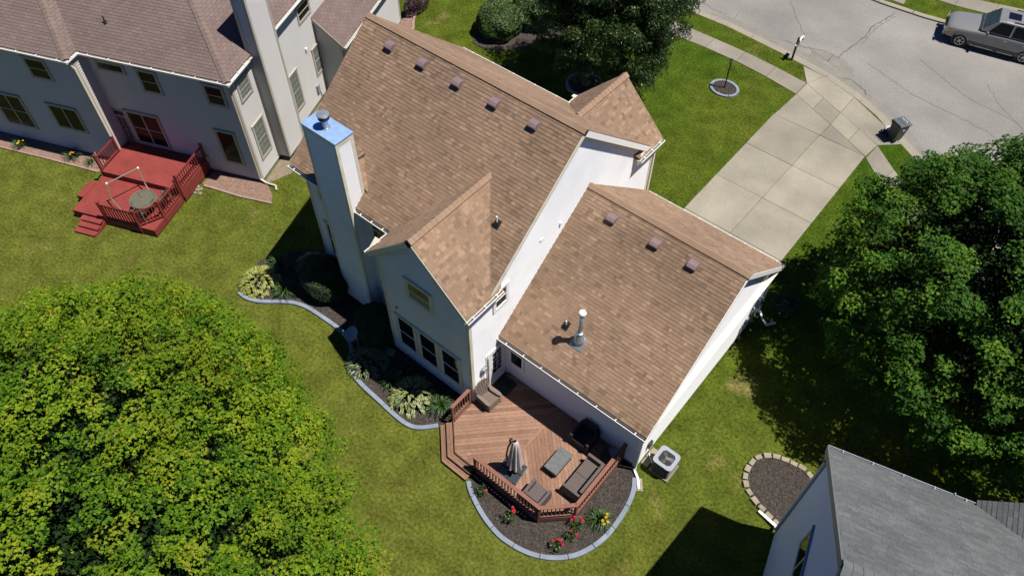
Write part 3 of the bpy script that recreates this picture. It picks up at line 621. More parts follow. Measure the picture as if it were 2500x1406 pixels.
# rake boards, frieze, soffits
def rake(name, a, b, t, h, m=M['trim'], drop=.0):
    a = Vector(a)-Vector((0, 0, drop)); b = Vector(b)-Vector((0, 0, drop)); d = (b-a).normalized(); side = d.cross(Vector(Z)).normalized(); up = side.cross(d); 
    if up.z < 0: up = -up
    mb = MB(); vs = [a-side*t/2-up*h, a+side*t/2-up*h, a+side*t/2, a-side*t/2]; vs += [v+(b-a) for v in vs]
    mb.add(vs, [(0, 1, 2, 3), (7, 6, 5, 4), (0, 4, 5, 1), (1, 5, 6, 2), (2, 6, 7, 3), (3, 7, 4, 0)]); return mb.build(name, m, H)
rake('rake_board', (9.665, .1, ze-.02), (9.665, 4.823, 9.896), .03, .17); rake('rake_board', (9.665, 9.5, 5.95), (9.665, 4.823, 9.896), .03, .2, M['wtrim'])
rake('frieze_board', (9.515, 9.5, 5.72), (9.515, 4.823, 9.66), .03, .2); rake('frieze_board', (9.515, .1, 5.86), (9.515, 4.823, 9.66), .03, .16)
rake('rake_board', (-.005, .1, ze-.02), (-.005, 4.823, 9.896), .03, .18); rake('rake_board', (-.005, 9.5, 5.95), (-.005, 4.823, 9.896), .03, .18)
rake('rake_board', (5.2, -1.055, 6.06), (7.48, -1.055, 8.235), .03, .2); rake('rake_board', (9.75, -1.055, 6.06), (7.48, -1.055, 8.235), .03, .2)
rake('frieze_board', (5.3, -.765, 5.93), (7.48, -.765, 8.0), .03, .22); rake('frieze_board', (9.6, -.765, 5.93), (7.48, -.765, 8.0), .03, .22)
rake('rake_board', (5.7, 10.225, 5.9), (7.72, 10.225, 7.935), .03, .2); rake('rake_board', (9.7, 10.225, 5.9), (7.72, 10.225, 7.935), .03, .2)
rake('rake_board', (15.775, .72, 3.1), (15.775, 5.656, 6.83), .03, .17, M['wtrim']); rake('rake_board', (15.775, 10.1, 3.09), (15.775, 5.656, 6.83), .03, .2, M['wtrim'])
rake('frieze_board', (15.565, 9.7, 3.2), (15.565, 5.656, 6.62), .03, .16, M['wtrim'])
def soffits(house, L, m, fr=None):
    for a in L: mb = MB(); mb.box(*a, fr=fr); mb.build('soffit', m, house)
soffits(H, [(.02, 1.9, .11, .34, 5.9, 5.93), (3.55, 5.39, .11, .34, 5.9, 5.93), (5.26, 5.39, -1.04, .1, 5.9, 5.925), (9.5, 9.7, -1.04, .7, 5.9, 5.925), (9.68, 15.76, .73, 1.06, 2.95, 2.98), (5.5, 9.7, 10.04, 10.2, 5.86, 5.88), (9.51, 9.7, 8.6, 10.2, 5.88, 5.9), (15.56, 15.76, .74, 10.0, 3.02, 3.04)], M['trim'])
mb = MB(); mb.prism([(-.32, 5.88), (.24, 5.88), (.24, 6.3)], 5.15, 5.39, fr=Fr((0, -.74, 0), (0, 1, 0), (0, 0, 1), (1, 0, 0))); mb.build('eave_return', M['trim'], H)
mb = MB(); mb.prism([(-.32, 5.88), (.0, 5.88), (.0, 6.1)], 9.53, 9.7, fr=Fr((0, -.74, 0), (0, 1, 0), (0, 0, 1), (1, 0, 0))); mb.build('eave_return', M['trim'], H)
mb = MB(); mb.prism([(8.66, 5.72), (9.0, 5.72), (9.0, 6.12), (8.66, 5.93)], 9.53, 9.69, fr=Fr((0, 0, 0), (0, 1, 0), (0, 0, 1), (1, 0, 0))); mb.build('eave_return', M['trim'], H)
gutter(H, (0, .1, 6.02), (1.9, .1, 6.02), (0, -1, 0)); gutter(H, (3.56, .1, 6.02), (5.18, .1, 6.02), (0, -1, 0))
gutter(H, (5.25, .0, 6.02), (5.25, -1.06, 6.02), (-1, 0, 0)); gutter(H, (9.71, -1.06, 6.02), (9.71, .66, 6.02), (1, 0, 0))
gutter(H, (0, 9.56, 5.87), (5.6, 9.56, 5.87), (0, 1, 0), strap=1.2); gutter(H, (5.74, 9.5, 5.87), (5.74, 10.24, 5.87), (-1, 0, 0)); gutter(H, (9.71, 8.66, 5.87), (9.71, 10.24, 5.87), (1, 0, 0))
gutter(H, (9.52, .725, 3.05), (15.77, .725, 3.05), (0, -1, 0), strap=.8); gutter(H, (9.6, 10.1, 3.03), (15.79, 10.1, 3.03), (0, 1, 0))
downspout(H, [(9.64, 10.05, 5.8), (9.56, 10.09, 5.5), (9.56, 10.09, .2)], w=.08)
downspout(H, [(15.66, .68, 2.95), (15.6, .98, 2.6), (15.6, .98, .25), (15.62, .92, .14), (15.87, .76, .1), (16.12, .46, .08)], w=.085)
downspout(H, [(15.7, 10.1, 2.95), (15.62, 9.8, 2.7), (15.62, 9.8, .3), (15.56, 10.1, .15), (15.9, 9.75, .1), (16.17, 9.6, .08), (16.4, 9.95, .08)], w=.08)
# windows and doors
window(H, fP, 6.76, 7.8, 4.62, 5.48, M['trim'], lower_screen=True, case=.13)
for a in (5.88, 6.98, 8.08): window(H, fP, a, a+.81, .96, 2.68, M['trim'], case=.13, lower_screen=False)
window(H, fR, .56, 1.12, 4.86, 5.66, M['wtrim'], case=.12)
window(H, fB, 1.1, 1.85, 4.72, 5.6, M['trim'], case=.09); window(H, fB, 1.02, 1.8, 1.6, 3.4, M['trim'], case=.09); window(H, fB, 3.95, 4.75, 4.72, 5.6, M['trim'], case=.09)
window(H, fG, 9.8, 10.36, 1.3, 2.05, M['wtrim'], case=.07, style='fixed')
# patio door with panes, standing open storm door
dm = MB(); dm.box(.06, .16, .5, 2.62, 0, .07, fr=fR); dm.box(.98, 1.06, .5, 2.62, 0, .07, fr=fR); dm.box(.16, .98, 2.5, 2.62, 0, .068, fr=fR); dm.box(.16, .98, .44, .52, 0, .09, fr=fR)
dr = dm.build('door', M['wtrim'], H)
dm = MB(); dm.box(.16, .33, .52, 2.5, 0, .05, fr=fR); dm.box(.82, .98, .52, 2.5, 0, .05, fr=fR); dm.box(.33, .82, .52, 1.0, 0, .05, fr=fR); dm.box(.33, .82, 2.36, 2.5, 0, .05, fr=fR)
dm.box(.565, .585, 1.0, 2.36, 0, .042, fr=fR)
for i in range(1, 5): z = 1.0+i*.272; dm.box(.33, .82, z-.01, z+.01, 0, .041, fr=fR)
dm.build('door_leaf', M['wtrim'], dr); dm = MB(); dm.box(.33, .82, 1.0, 2.36, .029, .037, fr=fR); dm.build('pane', M['glass'], dr)
dm = MB(); dm.tube([fR.p(.26, 1.5, .03), fR.p(.26, 1.5, .09), fR.p(.36, 1.5, .09)], .012, 6); dm.build('handle', M['chrome'], dr)
sdm = MB(); sdm.bar((9.53, .06, 1.53), (10.28, -.2, 1.53), .01, .01)
fs = Fr((9.545, .05, .5), (.55, -.83, 0), Z); sdm = MB()
for a in ((0, .1, 0, 2.05), (.62, .72, 0, 2.05), (.1, .62, 0, .35), (.1, .62, 1.93, 2.05), (.1, .62, 1.05, 1.12)): sdm.box(*a, 0, .03, fr=fs)
st = sdm.build('storm_door', M['wtrim'], H); sdm = MB(); sdm.box(.1, .62, .35, 1.93, .012, .018, fr=fs); 
bpy.data.objects.remove(st, do_unlink=True)
mb = MB(); mb.box(-.01, .05, .5, 2.6, 0, .045, fr=fR); mb.box(.052, .062, .5, 2.5, .0, .12, fr=fR); mb.build('door_casing', M['wtrim'], H)
# step at the door
# chimney
CX0, CX1, CY0, CY1 = 1.93, 3.52, -.15, .6
ch = MB(); ch.box(CX0+.03, CX1-.03, CY0+.03, CY1-.02, .15, 9.1); chim = ch.build('chimney', M['siding'], H)
for fr_, q in ((Fr((0, CY0+.02, 0), X, Z), (CX0, CX1)), (Fr((CX1-.02, 0, 0), Y, Z), (CY0, CY1)), (Fr((CX0+.02, 0, 0), (0, -1, 0), Z), (-CY1, -CY0)), (Fr((0, CY1-.02, 0), (-1, 0, 0), Z), (-CX1, -CX0))):
    mb = MB(); z = .15
    while z < 9.08:
        mb.add([fr_.p(q[0], z, .027), fr_.p(q[1], z, .027), fr_.p(q[1], z+.125, .003), fr_.p(q[0], z+.125, .003), fr_.p(q[0], z, 0), fr_.p(q[1], z, 0)], [(0, 1, 2, 3), (0, 4, 5, 1)]); z += .125
    mb.build('siding', M['siding'], chim, kind='stuff')
for (x, y) in ((CX0, CY0), (CX1, CY0), (CX0, CY1), (CX1, CY1)):
    mb = MB(); sx = 1 if x == CX0 else -1; sy = 1 if y == CY0 else -1
    xa, xb = sorted((x-sx*.008, x+sx*.11)); ya, yb = sorted((y-sy*.008, y+sy*.11)); mb.box(xa, xb, ya, yb, .15, 9.05); mb.build('corner_board', M['trim'], chim)
mb = MB(); mb.box(CX0-.012, CX1+.012, CY0-.012, CY1+.012, 9.0, 9.16); mb.build('frieze_board', M['trim'], chim)
mb = MB(); mb.box(CX0-.03, CX1+.03, CY0-.03, CY1+.03, 9.165, 9.225); mb.build('chimney_cap', M['cap'], chim, bevel=.01)
mb = MB(); mb.lathe([(.16, 0), (.16, .025), (.1, .03), (.1, .33), (.115, .34), (.115, .37)], (2.72, .2, 9.225), 20); fl = mb.build('flue', M['galv'], chim, smooth=False)
mb = MB(); mb.lathe([(.15, 0), (.19, .0), (.19, .14), (.15, .14)], (2.72, .2, 9.6), 24); mb.build('flue_band', M['black'], chim)
mb = MB(); mb.lathe([(.205, 0), (.21, .03), (.19, .055), (.1, .07), (.02, .072)], (2.72, .2, 9.74), 24); mb.build('flue_cap', M['galv'], chim)
# roof vents: curved hoods
def roof_vent(roof, x, y, z, slope):
    a = math.atan(slope); U = Vector((1, 0, 0)); S = Vector((0, math.cos(a), math.sin(a))); fr = Fr((x, y, z), U, S); mb = MB()
    prof = [(-.16, 0), (-.155, .13), (-.12, .155), (.0, .15), (.08, .11), (.17, .02)]
    w = .165; n = len(prof)
    vs = [fr.p(-w, s, h) for s, h in prof]+[fr.p(w, s, h) for s, h in prof]
    mb.add(vs, [(i, n+i, n+i+1, i+1) for i in range(1, n-1)]+[tuple(range(n)), tuple(range(2*n-1, n-1, -1))], 0)
    mb.box(-w-.03, w+.03, -.05, .22, 0, .016, fr=fr); v = mb.build('roof_vent', M['vent'], roof)
    mb = MB(); mb.box(-w+.012, w-.012, -.158, -.15, .012, .125, fr=fr); mb.build('vent_opening', M['black'], v) if False else mb.build('vent_opening', M['black'], roof)
    mb = MB(); mb.box(-w-.012, w+.012, -.2, -.165, .118, .132, fr=fr); 
for x in (1.58, 3.13, 4.76, 6.37, 8.02): roof_vent(r_rear, x, 4.33, 6+SM*4.33+.015, SM)
for x in (10.88, 12.63, 14.07): roof_vent(r_gr, x, 5.13, 3.04+SG*(5.13-.625)+.015, SG)
def pipe_boot(roof, x, y, z, slope, h=.3):
    a = math.atan(slope); fr = Fr((x, y, z), (1, 0, 0), (0, math.cos(a), math.sin(a))); mb = MB(); mb.box(-.12, .12, -.16, .16, 0, .018, fr=fr); mb.lathe([(.1, -.02), (.085, .05), (.06, .12)], (x, y, z), 14)
    mb.build('pipe_boot', M['black'], roof); mb = MB(); mb.tube([(x, y, z), (x, y, z+h)], .028, 10); mb.build('vent_pipe', M['pvc'], roof)
pipe_boot(r_rear, 8.61, 1.76, 6+SM*1.76+.01, SM, .36); pipe_boot(r_gr, 11.45, 2.0, 3.04+SG*(2.0-.625)+.01, SG, .28)
x, y = 12.12, 1.86; z = 3.04+SG*(y-.625); a = math.atan(SG); fr = Fr((x, y, z), (1, 0, 0), (0, math.cos(a), math.sin(a)))
mb = MB(); mb.box(-.24, .24, -.3, .2, .015, .03, fr=fr); fl = mb.build('flashing', M['galv'], r_gr)
mb = MB(); mb.lathe([(.2, -.1), (.19, .12), (.16, .3), (.1, .45), (.085, .47)], (x, y, z), 20); mb.build('flue_collar', M['galv'], r_gr, smooth=True)
mb = MB(); mb.lathe([(.13, 0), (.135, .03), (.09, .05)], (x, y, z+.46), 20); mb.lathe([(.075, 0), (.075, 1.1)], (x, y, z+.45), 16); mb.build('flue', M['galv'], r_gr, smooth=True)
mb = MB(); mb.lathe([(.09, -.08), (.13, -.06), (.135, .0), (.12, .05), (.06, .09), (.01, .1)], (x, y, z+1.6), 20); mb.build('flue_cap', M['pvc'], r_gr, smooth=True)
# fittings on the walls
mb = MB(); mb.box(3.98, 4.08, 6.12, 6.26, .015, .07, fr=fR); mb.build('wall_vent', M['wtrim'], H); mb = MB(); mb.box(2.9, 3.06, 6.22, 6.32, .015, .05, fr=fR); mb.build('wall_outlet', M['wtrim'], H)
mb = MB(); mb.box(1.62, 1.86, .75, 1.05, .015, .12, fr=fGr); mb.build('electric_box', M['black'], H, bevel=.015)
mb = MB(); mb.tube([(15.62, 1.74, .75), (15.66, 1.74, .3), (15.9, 1.6, .12), (16.05, 1.5, .15)], .018, 8); mb.build('cable', M['pvc'], H)
mb = MB(); mb.box(9.15, 9.4, 1.25, 1.75, .015, .17, fr=fGr); mb.box(8.75, 8.95, 1.2, 1.5, .015, .12, fr=fGr); mt = mb.build('meter_box', M['acwhite'], H, bevel=.01)
mb = MB(); mb.lathe([(.09, 0), (.09, .08), (.05, .1)], (0, 0, 0), 16, fr=Fr((15.71, 9.27, 1.55), (0, 1, 0), (0, 0, 1))); mb.build('meter_dial', M['glass'], H)
for yy in (8.85, 9.1, 9.3): mb = MB(); mb.tube([(15.6, yy, 1.3), (15.6, yy, .1)], .022, 8); mb.build('conduit', M['galv'], H)
mb = MB(); mb.box(8.5, 8.75, .8, 1.15, .015, .1, fr=fGr); mb.box(8.2, 8.42, .55, .9, .015, .08, fr=fGr); mb.build('cable_box', M['trim2'], H)
mb = MB(); mb.lathe([(.05, 0), (.06, .05), (.03, .08)], (0, 0, 0), 10, fr=Fr((5.95, -.76, 3.25), (1, 0, 0), (0, 0, 1))); mb.build('wall_light', M['trim2'], H)
# garden hose coiled on its hanger
mb = MB()
for k in range(7):
    r = .15+.012*k; mb.tube([fR.p(-.17+r*math.cos(t*math.pi/8)*.8, 1.95+r*math.sin(t*math.pi/8)+.02*math.sin(k), .05+.02*(k % 3)) for t in range(17)], .011, 5, cap=False)
mb.tube([fR.p(-.22, 1.85, .1), fR.p(-.26, 1.6, .12), fR.p(-.3, 1.3, .08), fR.p(-.34, 1.1, .1), fR.p(-.28, 1.3, .12)], .012, 5)
mb.box(-.27, -.08, 2.02, 2.1, .015, .16, fr=fR); mb.build('hose', mat('grey_hose', (.3, .31, .3), .5), H)
# ================================================================== WOODEN DECK
D = empty('wooden_deck', (12.2, -.8, 0), 0, 'brown wooden deck with V laid boards behind white house', 'deck')
DZ = .44
DP = ccw([(9.42, -.8), (9.42, -1.78), (10.35, -2.72), (14.12, -2.72), (15.02, -1.86), (15.02, 1.04), (9.54, 1.04), (9.54, -.8)])
# convex pieces of the outline for clipping
DA = ccw([(9.42, -1.78), (10.35, -2.72), (12.09, -2.72), (12.09, 1.04), (9.54, 1.04), (9.54, -.5)])
DB = ccw([(12.21, -2.72), (14.12, -2.72), (15.02, -1.86), (15.02, 1.04), (12.21, 1.04)])
def boards(conv, ang, p0, w=.137, gap=.007, parent=None, m=None, z=DZ, th=.03, name='deck_board', tones=(0, 1)):
    a = R(ang); u = (math.cos(a), math.sin(a)); v = (-u[1], u[0]); ks = [((x-p0[0])*v[0]+(y-p0[1])*v[1])/w for x, y in conv]
    for k in range(int(min(ks))-1, int(max(ks))+2):
        c = (p0[0]+v[0]*w*k, p0[1]+v[1]*w*k); L = 12
        q = [(c[0]+s*L*u[0]+t*v[0], c[1]+s*L*u[1]+t*v[1]) for s, t in ((-1, gap/2), (1, gap/2), (1, w-gap/2), (-1, w-gap/2))]
        c2 = clip(ccw(q), conv)
        if len(c2) > 2 and area(c2) > .004:
            mb = MB(); mb.prism(c2, z-th, z+random.uniform(-.0015, .0015), tone=random.uniform(*tones)); mb.build(name, m or M['deck'], parent)
boards(DA, 45, (9.42, -1.78), parent=D); boards(DB, -45, (12.21, -2.72), parent=D)
mb = MB(); mb.box(12.095, 12.205, -2.72, 1.04, DZ-.03, DZ+.001, tone=.6); mb.build('deck_board', M['deck'], D)
mb = MB(); mb.prism([(x*.985+12.2*.015, y*.985-.8*.015) for x, y in DP], .22, DZ-.032); mb.build('deck_frame', M['deckskirt'], D)
# boarded skirt
sk = [(9.42, -.8), (9.42, -1.78), (10.35, -2.72), (14.12, -2.72), (15.02, -1.86), (15.02, 1.04)]
for a, b in zip(sk, sk[1:]):
    L = math.dist(a, b); fr = Fr((*a, 0), (b[0]-a[0], b[1]-a[1], 0), Z); 
    for i, (z0, z1) in enumerate(((.02, .14), (.15, .27), (.28, .405))): mb = MB(); mb.box(0, L, z0, z1, .0, .025, fr=fr); mb.build('skirt_board', M['deckskirt'] if i < 2 else M['rail'], D)
# steps: three treads following the corner
def tread(pts, z, w=.28):
    for a, b in zip(pts, pts[1:]): pass
    q = offs(pts, 0); o = offs_in(pts, w/2-.004)
    return q, o
def miter(pts, d):
    P = [Vector(p) for p in pts]; out = []
    for i, p in enumerate(P):
        if i == 0: t = (P[1]-P[0]).normalized(); n = Vector((-t.y, t.x)); out.append(p+n*d)
        elif i == len(P)-1: t = (P[-1]-P[-2]).normalized(); n = Vector((-t.y, t.x)); out.append(p+n*d)
        else:
            t1 = (P[i]-P[i-1]).normalized(); t2 = (P[i+1]-P[i]).normalized(); n1 = Vector((-t1.y, t1.x)); n2 = Vector((-t2.y, t2.x)); n = (n1+n2).normalized(); out.append(p+n*d/n.dot(n1))
    return [tuple(v) for v in out]
base = [(9.42, -1.86), (9.42, -1.78), (10.35, -2.72), (11.24, -2.72)]
base = [(9.42, -1.86), (10.3, -2.745), (11.24, -2.745)]
for k, z in enumerate((.3, .15)):
    inn = miter(base, -.0-.22*k-.004); out = miter(base, -.22*(k+1)-.02)
    inn = [(9.38-.12*k, inn[0][1])]+list(inn[1:]) if False else inn
    for j in range(2):
        a0 = miter(base, -.22*k-.004-.115*j); a1 = miter(base, -.22*k-.004-.115*j-.108)
        for i in range(2):
            mb = MB(); mb.prism(ccw([a0[i], a0[i+1], a1[i+1], a1[i]]), z-.03, z, tone=random.random()); mb.build('tread', M['deck'], D)
    for i in range(2):
        r0 = miter(base, -.22*(k+1)); r1 = miter(base, -.22*(k+1)+.02); mb = MB(); mb.prism(ccw([r0[i], r0[i+1], r1[i+1], r1[i]]), .0, z-.031); mb.build('riser', M['deckskirt'], D)
# railing
RZ = 1.3
def railing(D, pts, z0, z1, m, capw=.14, post=.09, bal=.13, capm=None, balw=.034, maxp=1.9, posts=None, cap=True, lower=True):
    for a, b in zip(pts, pts[1:]):
        A = Vector((*a, 0)); B = Vector((*b, 0)); L = (B-A).length; d = (B-A).normalized(); fr = Fr(A, d, (-d.y, d.x, 0), Z)
        if cap: mb = MB(); mb.box(-.03, L+.03, -capw/2, capw/2, z1-.035, z1+random.uniform(0, .002), fr=fr); mb.build('rail_cap', capm or m, D, bevel=.006)
        mb = MB(); mb.box(0, L, -.019, .019, z1-.13, z1-.036, fr=fr); mb.build('top_rail', m, D)
        mb = MB(); mb.box(0, L, -.019-.02, .019+.02, z0+.09, z0+.13, fr=fr); mb.build('bottom_rail', m, D)
        n = max(1, int(L/bal))
        for i in range(1, n): x = L*i/n; mb = MB(); mb.box(x-balw/2, x+balw/2, -balw/2, balw/2, z0+.13, z1-.13, fr=fr); mb.build('baluster', m, D)
        k = max(1, round(L/maxp))
        for i in range(k+1):
            x = L*i/k
            if i == k and (b != pts[-1]): continue
            mb = MB(); mb.box(x-post/2, x+post/2, -post/2, post/2, z0-.38 if z0 > .3 else 0, z1-.036, fr=fr); mb.build('post', m, D)
railing(D, [(9.4, -.86), (9.4, -1.78)], DZ, RZ, M['rail'])
railing(D, [(11.3, -2.7), (14.14, -2.7), (15.02, -1.84), (15.02, 1.0)], DZ, RZ, M['rail'])
# ---- furniture
def wicker_seat(name, x0, x1, y0, y1, back, lbl, cat, depth_h=.42, arm=.62, backh=.78, group=None):
    """box sofa; back = side that carries the backrest"""
    cx, cy = (x0+x1)/2, (y0+y1)/2; e = empty(name, (cx, cy, DZ), 0, lbl, cat, group); m2 = M['wicker2']; z = DZ
    t = .11
    def bx(n, a, b, c, d, e0, f, m=M['wicker'], bev=.012): mb = MB(); mb.box(a, b, c, d, z+e0, z+f); return mb.build(n, m, e, bevel=bev)
    if back in ('+x', '-x'):
        bx('arm', x0, x1, y0, y0+t, .03, arm); bx('arm', x0, x1, y1-t, y1, .03, arm)
        if back == '+x': bx('backrest', x1-t, x1, y0+t+.003, y1-t-.003, .03, backh); sx0, sx1 = x0, x1-t-.004
        else: bx('backrest', x0, x0+t, y0+t+.003, y1-t-.003, .03, backh); sx0, sx1 = x0+t+.004, x1
        bx('seat_base', sx0, sx1, y0+t+.004, y1-t-.004, .03, .27, m2)
        n = max(1, round((y1-y0-2*t)/.62))
        for i in range(n):
            w = (y1-y0-2*t-.01)/n; bx('seat_panel', sx0, sx1, y0+t+.005+w*i+.004, y0+t+.005+w*(i+1)-.004, .275, .4)
    else:
        bx('arm', x0, x0+t, y0, y1, .03, arm); bx('arm', x1-t, x1, y0, y1, .03, arm)
        if back == '-y': bx('backrest', x0+t+.003, x1-t-.003, y0, y0+t, .03, backh); sy0, sy1 = y0+t+.004, y1
        else: bx('backrest', x0+t+.003, x1-t-.003, y1-t, y1, .03, backh); sy0, sy1 = y0, y1-t-.004
        bx('seat_base', x0+t+.004, x1-t-.004, sy0, sy1, .03, .27, m2); bx('seat_panel', x0+t+.005, x1-t-.005, sy0, sy1, .275, .4)
    for a in (x0+.05, x1-.05):
        for b in (y0+.05, y1-.05): mb = MB(); mb.box(a-.025, a+.025, b-.025, b+.025, z, z+.029); mb.build('leg', M['black'], e)
    return e
wicker_seat('wicker_sofa', 14.18, 14.9, -1.5, .05, '+x', 'long grey-brown wicker loveseat against right deck railing', 'sofa')
wicker_seat('wicker_chair', 13.28, 14.05, -2.58, -1.9, '-y', 'grey-brown wicker armchair in front corner of the deck', 'armchair')
wc = wicker_seat('wicker_chair', 13.22, 14.02, .18, .95, '+y', 'dark armchair in shade against garage wall of the deck', 'armchair', backh=.85)
for c in wc.children: c.data.materials[0] = M['cover']
T = empty('coffee_table', (13.5, -.72, DZ), 0, 'low rectangular grey slate-topped table in middle of deck', 'table')
mb = MB(); mb.box(13.2, 13.74, -1.26, -.28, DZ+.3, DZ+.36); mb.build('table_top', M['table'], T, bevel=.012)
mb = MB(); mb.box(13.235, 13.705, -1.225, -.315, DZ+.03, DZ+.298); mb.build('base', M['wicker2'], T)
for a in (13.23, 13.67):
    for b in (-1.23, -.35): mb = MB(); mb.box(a, a+.04, b, b+.04, DZ, DZ+.029); mb.build('leg', M['black'], T)
# cantilever umbrella, folded
UX, UY = 12.36, -1.98
U_ = empty('patio_umbrella', (UX, UY, DZ), 0, 'folded pale canopy cantilever umbrella on dark cross base', 'umbrella')
for i, (a, b) in enumerate(((-.43, .02), (.02, .43))):
    for c, d in ((-.4, -.015), (.015, .4)):
        mb = MB(); mb.prism([(a+.0, c), (b-.02, c), (b-.02, d), (a, d)], DZ, DZ+.075, fr=rotfr(UX, UY, 0, 8)); mb.build('base_weight', M['ballast'], U_, bevel=.02)
mb = MB(); mb.bar((UX-.45, UY-.05, DZ+.09), (UX+.42, UY+.06, DZ+.09), .05, .03); mb.bar((UX-.06, UY+.4, DZ+.09), (UX+.06, UY-.4, DZ+.09), .05, .03); mb.build('cross_foot', M['bronze'], U_)
mb = MB(); mb.tube([(UX-.06, UY-.02, DZ+.05), (UX-.13, UY-.07, DZ+.6), (UX-.17, UY-.09, DZ+1.2), (UX-.12, UY-.06, DZ+1.8), (UX-.02, UY, DZ+2.25)], .032, 10); mb.build('mast', M['bronze'], U_, smooth=True)
mb = MB(); mb.box(UX-.1, UX+.02, UY-.06, UY+.06, DZ+2.2, DZ+2.36); mb.build('bracket', M['bronze'], U_, bevel=.02)
n = 48; mb = MB(); vs = []
prof = [(2.28, .05), (2.2, .1), (1.9, .13), (1.5, .155), (1.1, .18), (.75, .21), (.5, .24)]
for z, r in prof:
    for j in range(n):
        a = 2*math.pi*j/n; rr = r*(1+.3*math.cos(8*a+.3*math.sin(z*2))*min(1, (2.4-z)*1.2)); vs.append((UX+.09+rr*math.cos(a), UY+.06+rr*math.sin(a), DZ+z+(.05*math.cos(8*a) if z < .8 else 0)))
mb.add(vs, [(i*n+j, (i+1)*n+j, (i+1)*n+(j+1) % n, i*n+(j+1) % n) for i in range(len(prof)-1) for j in range(n)]+[tuple(range(n))]); mb.build('canopy', M['umb'], U_, smooth=True)
mb = MB(); mb.tube([(UX+.25, UY+.06, DZ+1.25), (UX+.09, UY+.26, DZ+1.23), (UX-.08, UY+.06, DZ+1.25), (UX+.09, UY-.14, DZ+1.27), (UX+.25, UY+.06, DZ+1.25)], .012, 6); mb.build('strap', M['umb'], U_)
mb = MB(); mb.lathe([(.03, 0), (.05, .04), (.02, .09)], (UX+.09, UY+.06, DZ+2.28), 12); mb.build('finial', M['bronze'], U_)
# adirondack chair
def adirondack(x, y, rz, lbl):
    e = empty('adirondack_chair', (0, 0, 0), 0, lbl, 'chair'); m = M['adir']
    # faces +x
    for i in range(6):
        yy = -.235+.094*i; fr = Fr((-.17, yy, .3), (0, 1, 0), (-.2, 0, 1)); top = .8-.032*abs(i-2.5)**1.6; fan = (i-2.5)*.022
        mb = MB(); mb.prism([(-.042, 0), (.042, 0), (.046+fan, top), (.02+fan, top+.025), (-.02+fan, top+.025), (-.046+fan, top)], -.01, .012, fr=fr); mb.build('back_slat', m, e)
    for zz in (.28, .62): mb = MB(); fr = Fr((-.17, 0, .3), (0, 1, 0), (-.2, 0, 1)); mb.box(-.28, .28, zz-.03, zz+.03, -.032, -.012, fr=fr); mb.build('back_rail', m, e)
    for i in range(6):
        a = -.22+.098*i; z = .3+.018*i; mb = MB(); mb.prism([(a, z), (a+.088, z+.016), (a+.088, z+.034), (a, z+.018)], -.27, .27, fr=Fr((0, 0, 0), (1, 0, 0), (0, 0, 1))); mb.build('seat_slat', m, e)
    mb = MB(); mb.prism([(.37, .0+.06), (.39, .06), (.39, .42), (.37, .42)], -.27, .27, fr=Fr((0, 0, 0), (1, 0, 0), (0, 0, 1))); mb.build('seat_apron', m, e)
    for s in (-1, 1):
        mb = MB(); fr = Fr((0, s*.3, 0), (1, 0, 0), (0, 1, 0)); mb.prism([(-.32, -.05), (.0, -.075), (.3, -.075), (.4, -.05), (.43, 0), (.4, .05), (.3, .07), (-.1, .05), (-.32, .03)] if s > 0 else [(-.32, -.03), (-.1, -.05), (.3, -.07), (.4, -.05), (.43, 0), (.4, .05), (.3, .075), (0, .075), (-.32, .05)], .53, .555, fr=fr); mb.build('arm', m, e, bevel=.008)
        mb = MB(); mb.prism([(.29, 0), (.4, 0), (.37, .53), (.28, .53)], -.014, .014, fr=Fr((0, s*.29, 0), (1, 0, 0), (0, 0, 1))); mb.build('leg', m, e)
        mb = MB(); mb.prism([(-.4, 0), (-.3, 0), (.38, .32), (.38, .4), (-.22, .33)], -.012, .012, fr=Fr((0, s*.262, 0), (1, 0, 0), (0, 0, 1))); mb.build('leg', m, e)
        mb = MB(); mb.prism([(-.3, .2), (-.22, .2), (-.22, .53), (-.3, .53)], -.012, .012, fr=Fr((0, s*.288, 0), (1, 0, 0), (0, 0, 1))); mb.build('arm_support', m, e)
    return place(e, (x, y, DZ), rz)
adirondack(9.9, -.42, R(-3), 'taupe plastic garden chair with slatted back beside patio door')
# pots by the wall
def pot(x, y, r, h, lbl, rim):
    e = empty('flower_pot', (x, y, DZ), 0, lbl, 'pot'); mb = MB(); mb.lathe([(r*.7, 0), (r, h), (r*1.08, h), (r*1.08, h+.03), (r*.95, h+.03), (r*.9, h-.04), (.01, h-.05)], (x, y, DZ), 22); mb.build('bowl', rim, e, smooth=False)
pot(14.72, .78, .15, .3, 'pale rimmed round pot in corner against garage wall', M['acwhite']); pot(14.62, .42, .17, .26, 'dark round pot on the deck behind loveseat', M['terracotta'])
mb = MB(); mb.box(9.62, 10.3, .15, .85, DZ+.003, DZ+.02); tag(mb.build('door_mat', mat('dark_mat', (.015, .022, .02), .9, .4, 6), None), 'dark green mat in shade in front of patio door', 'mat')
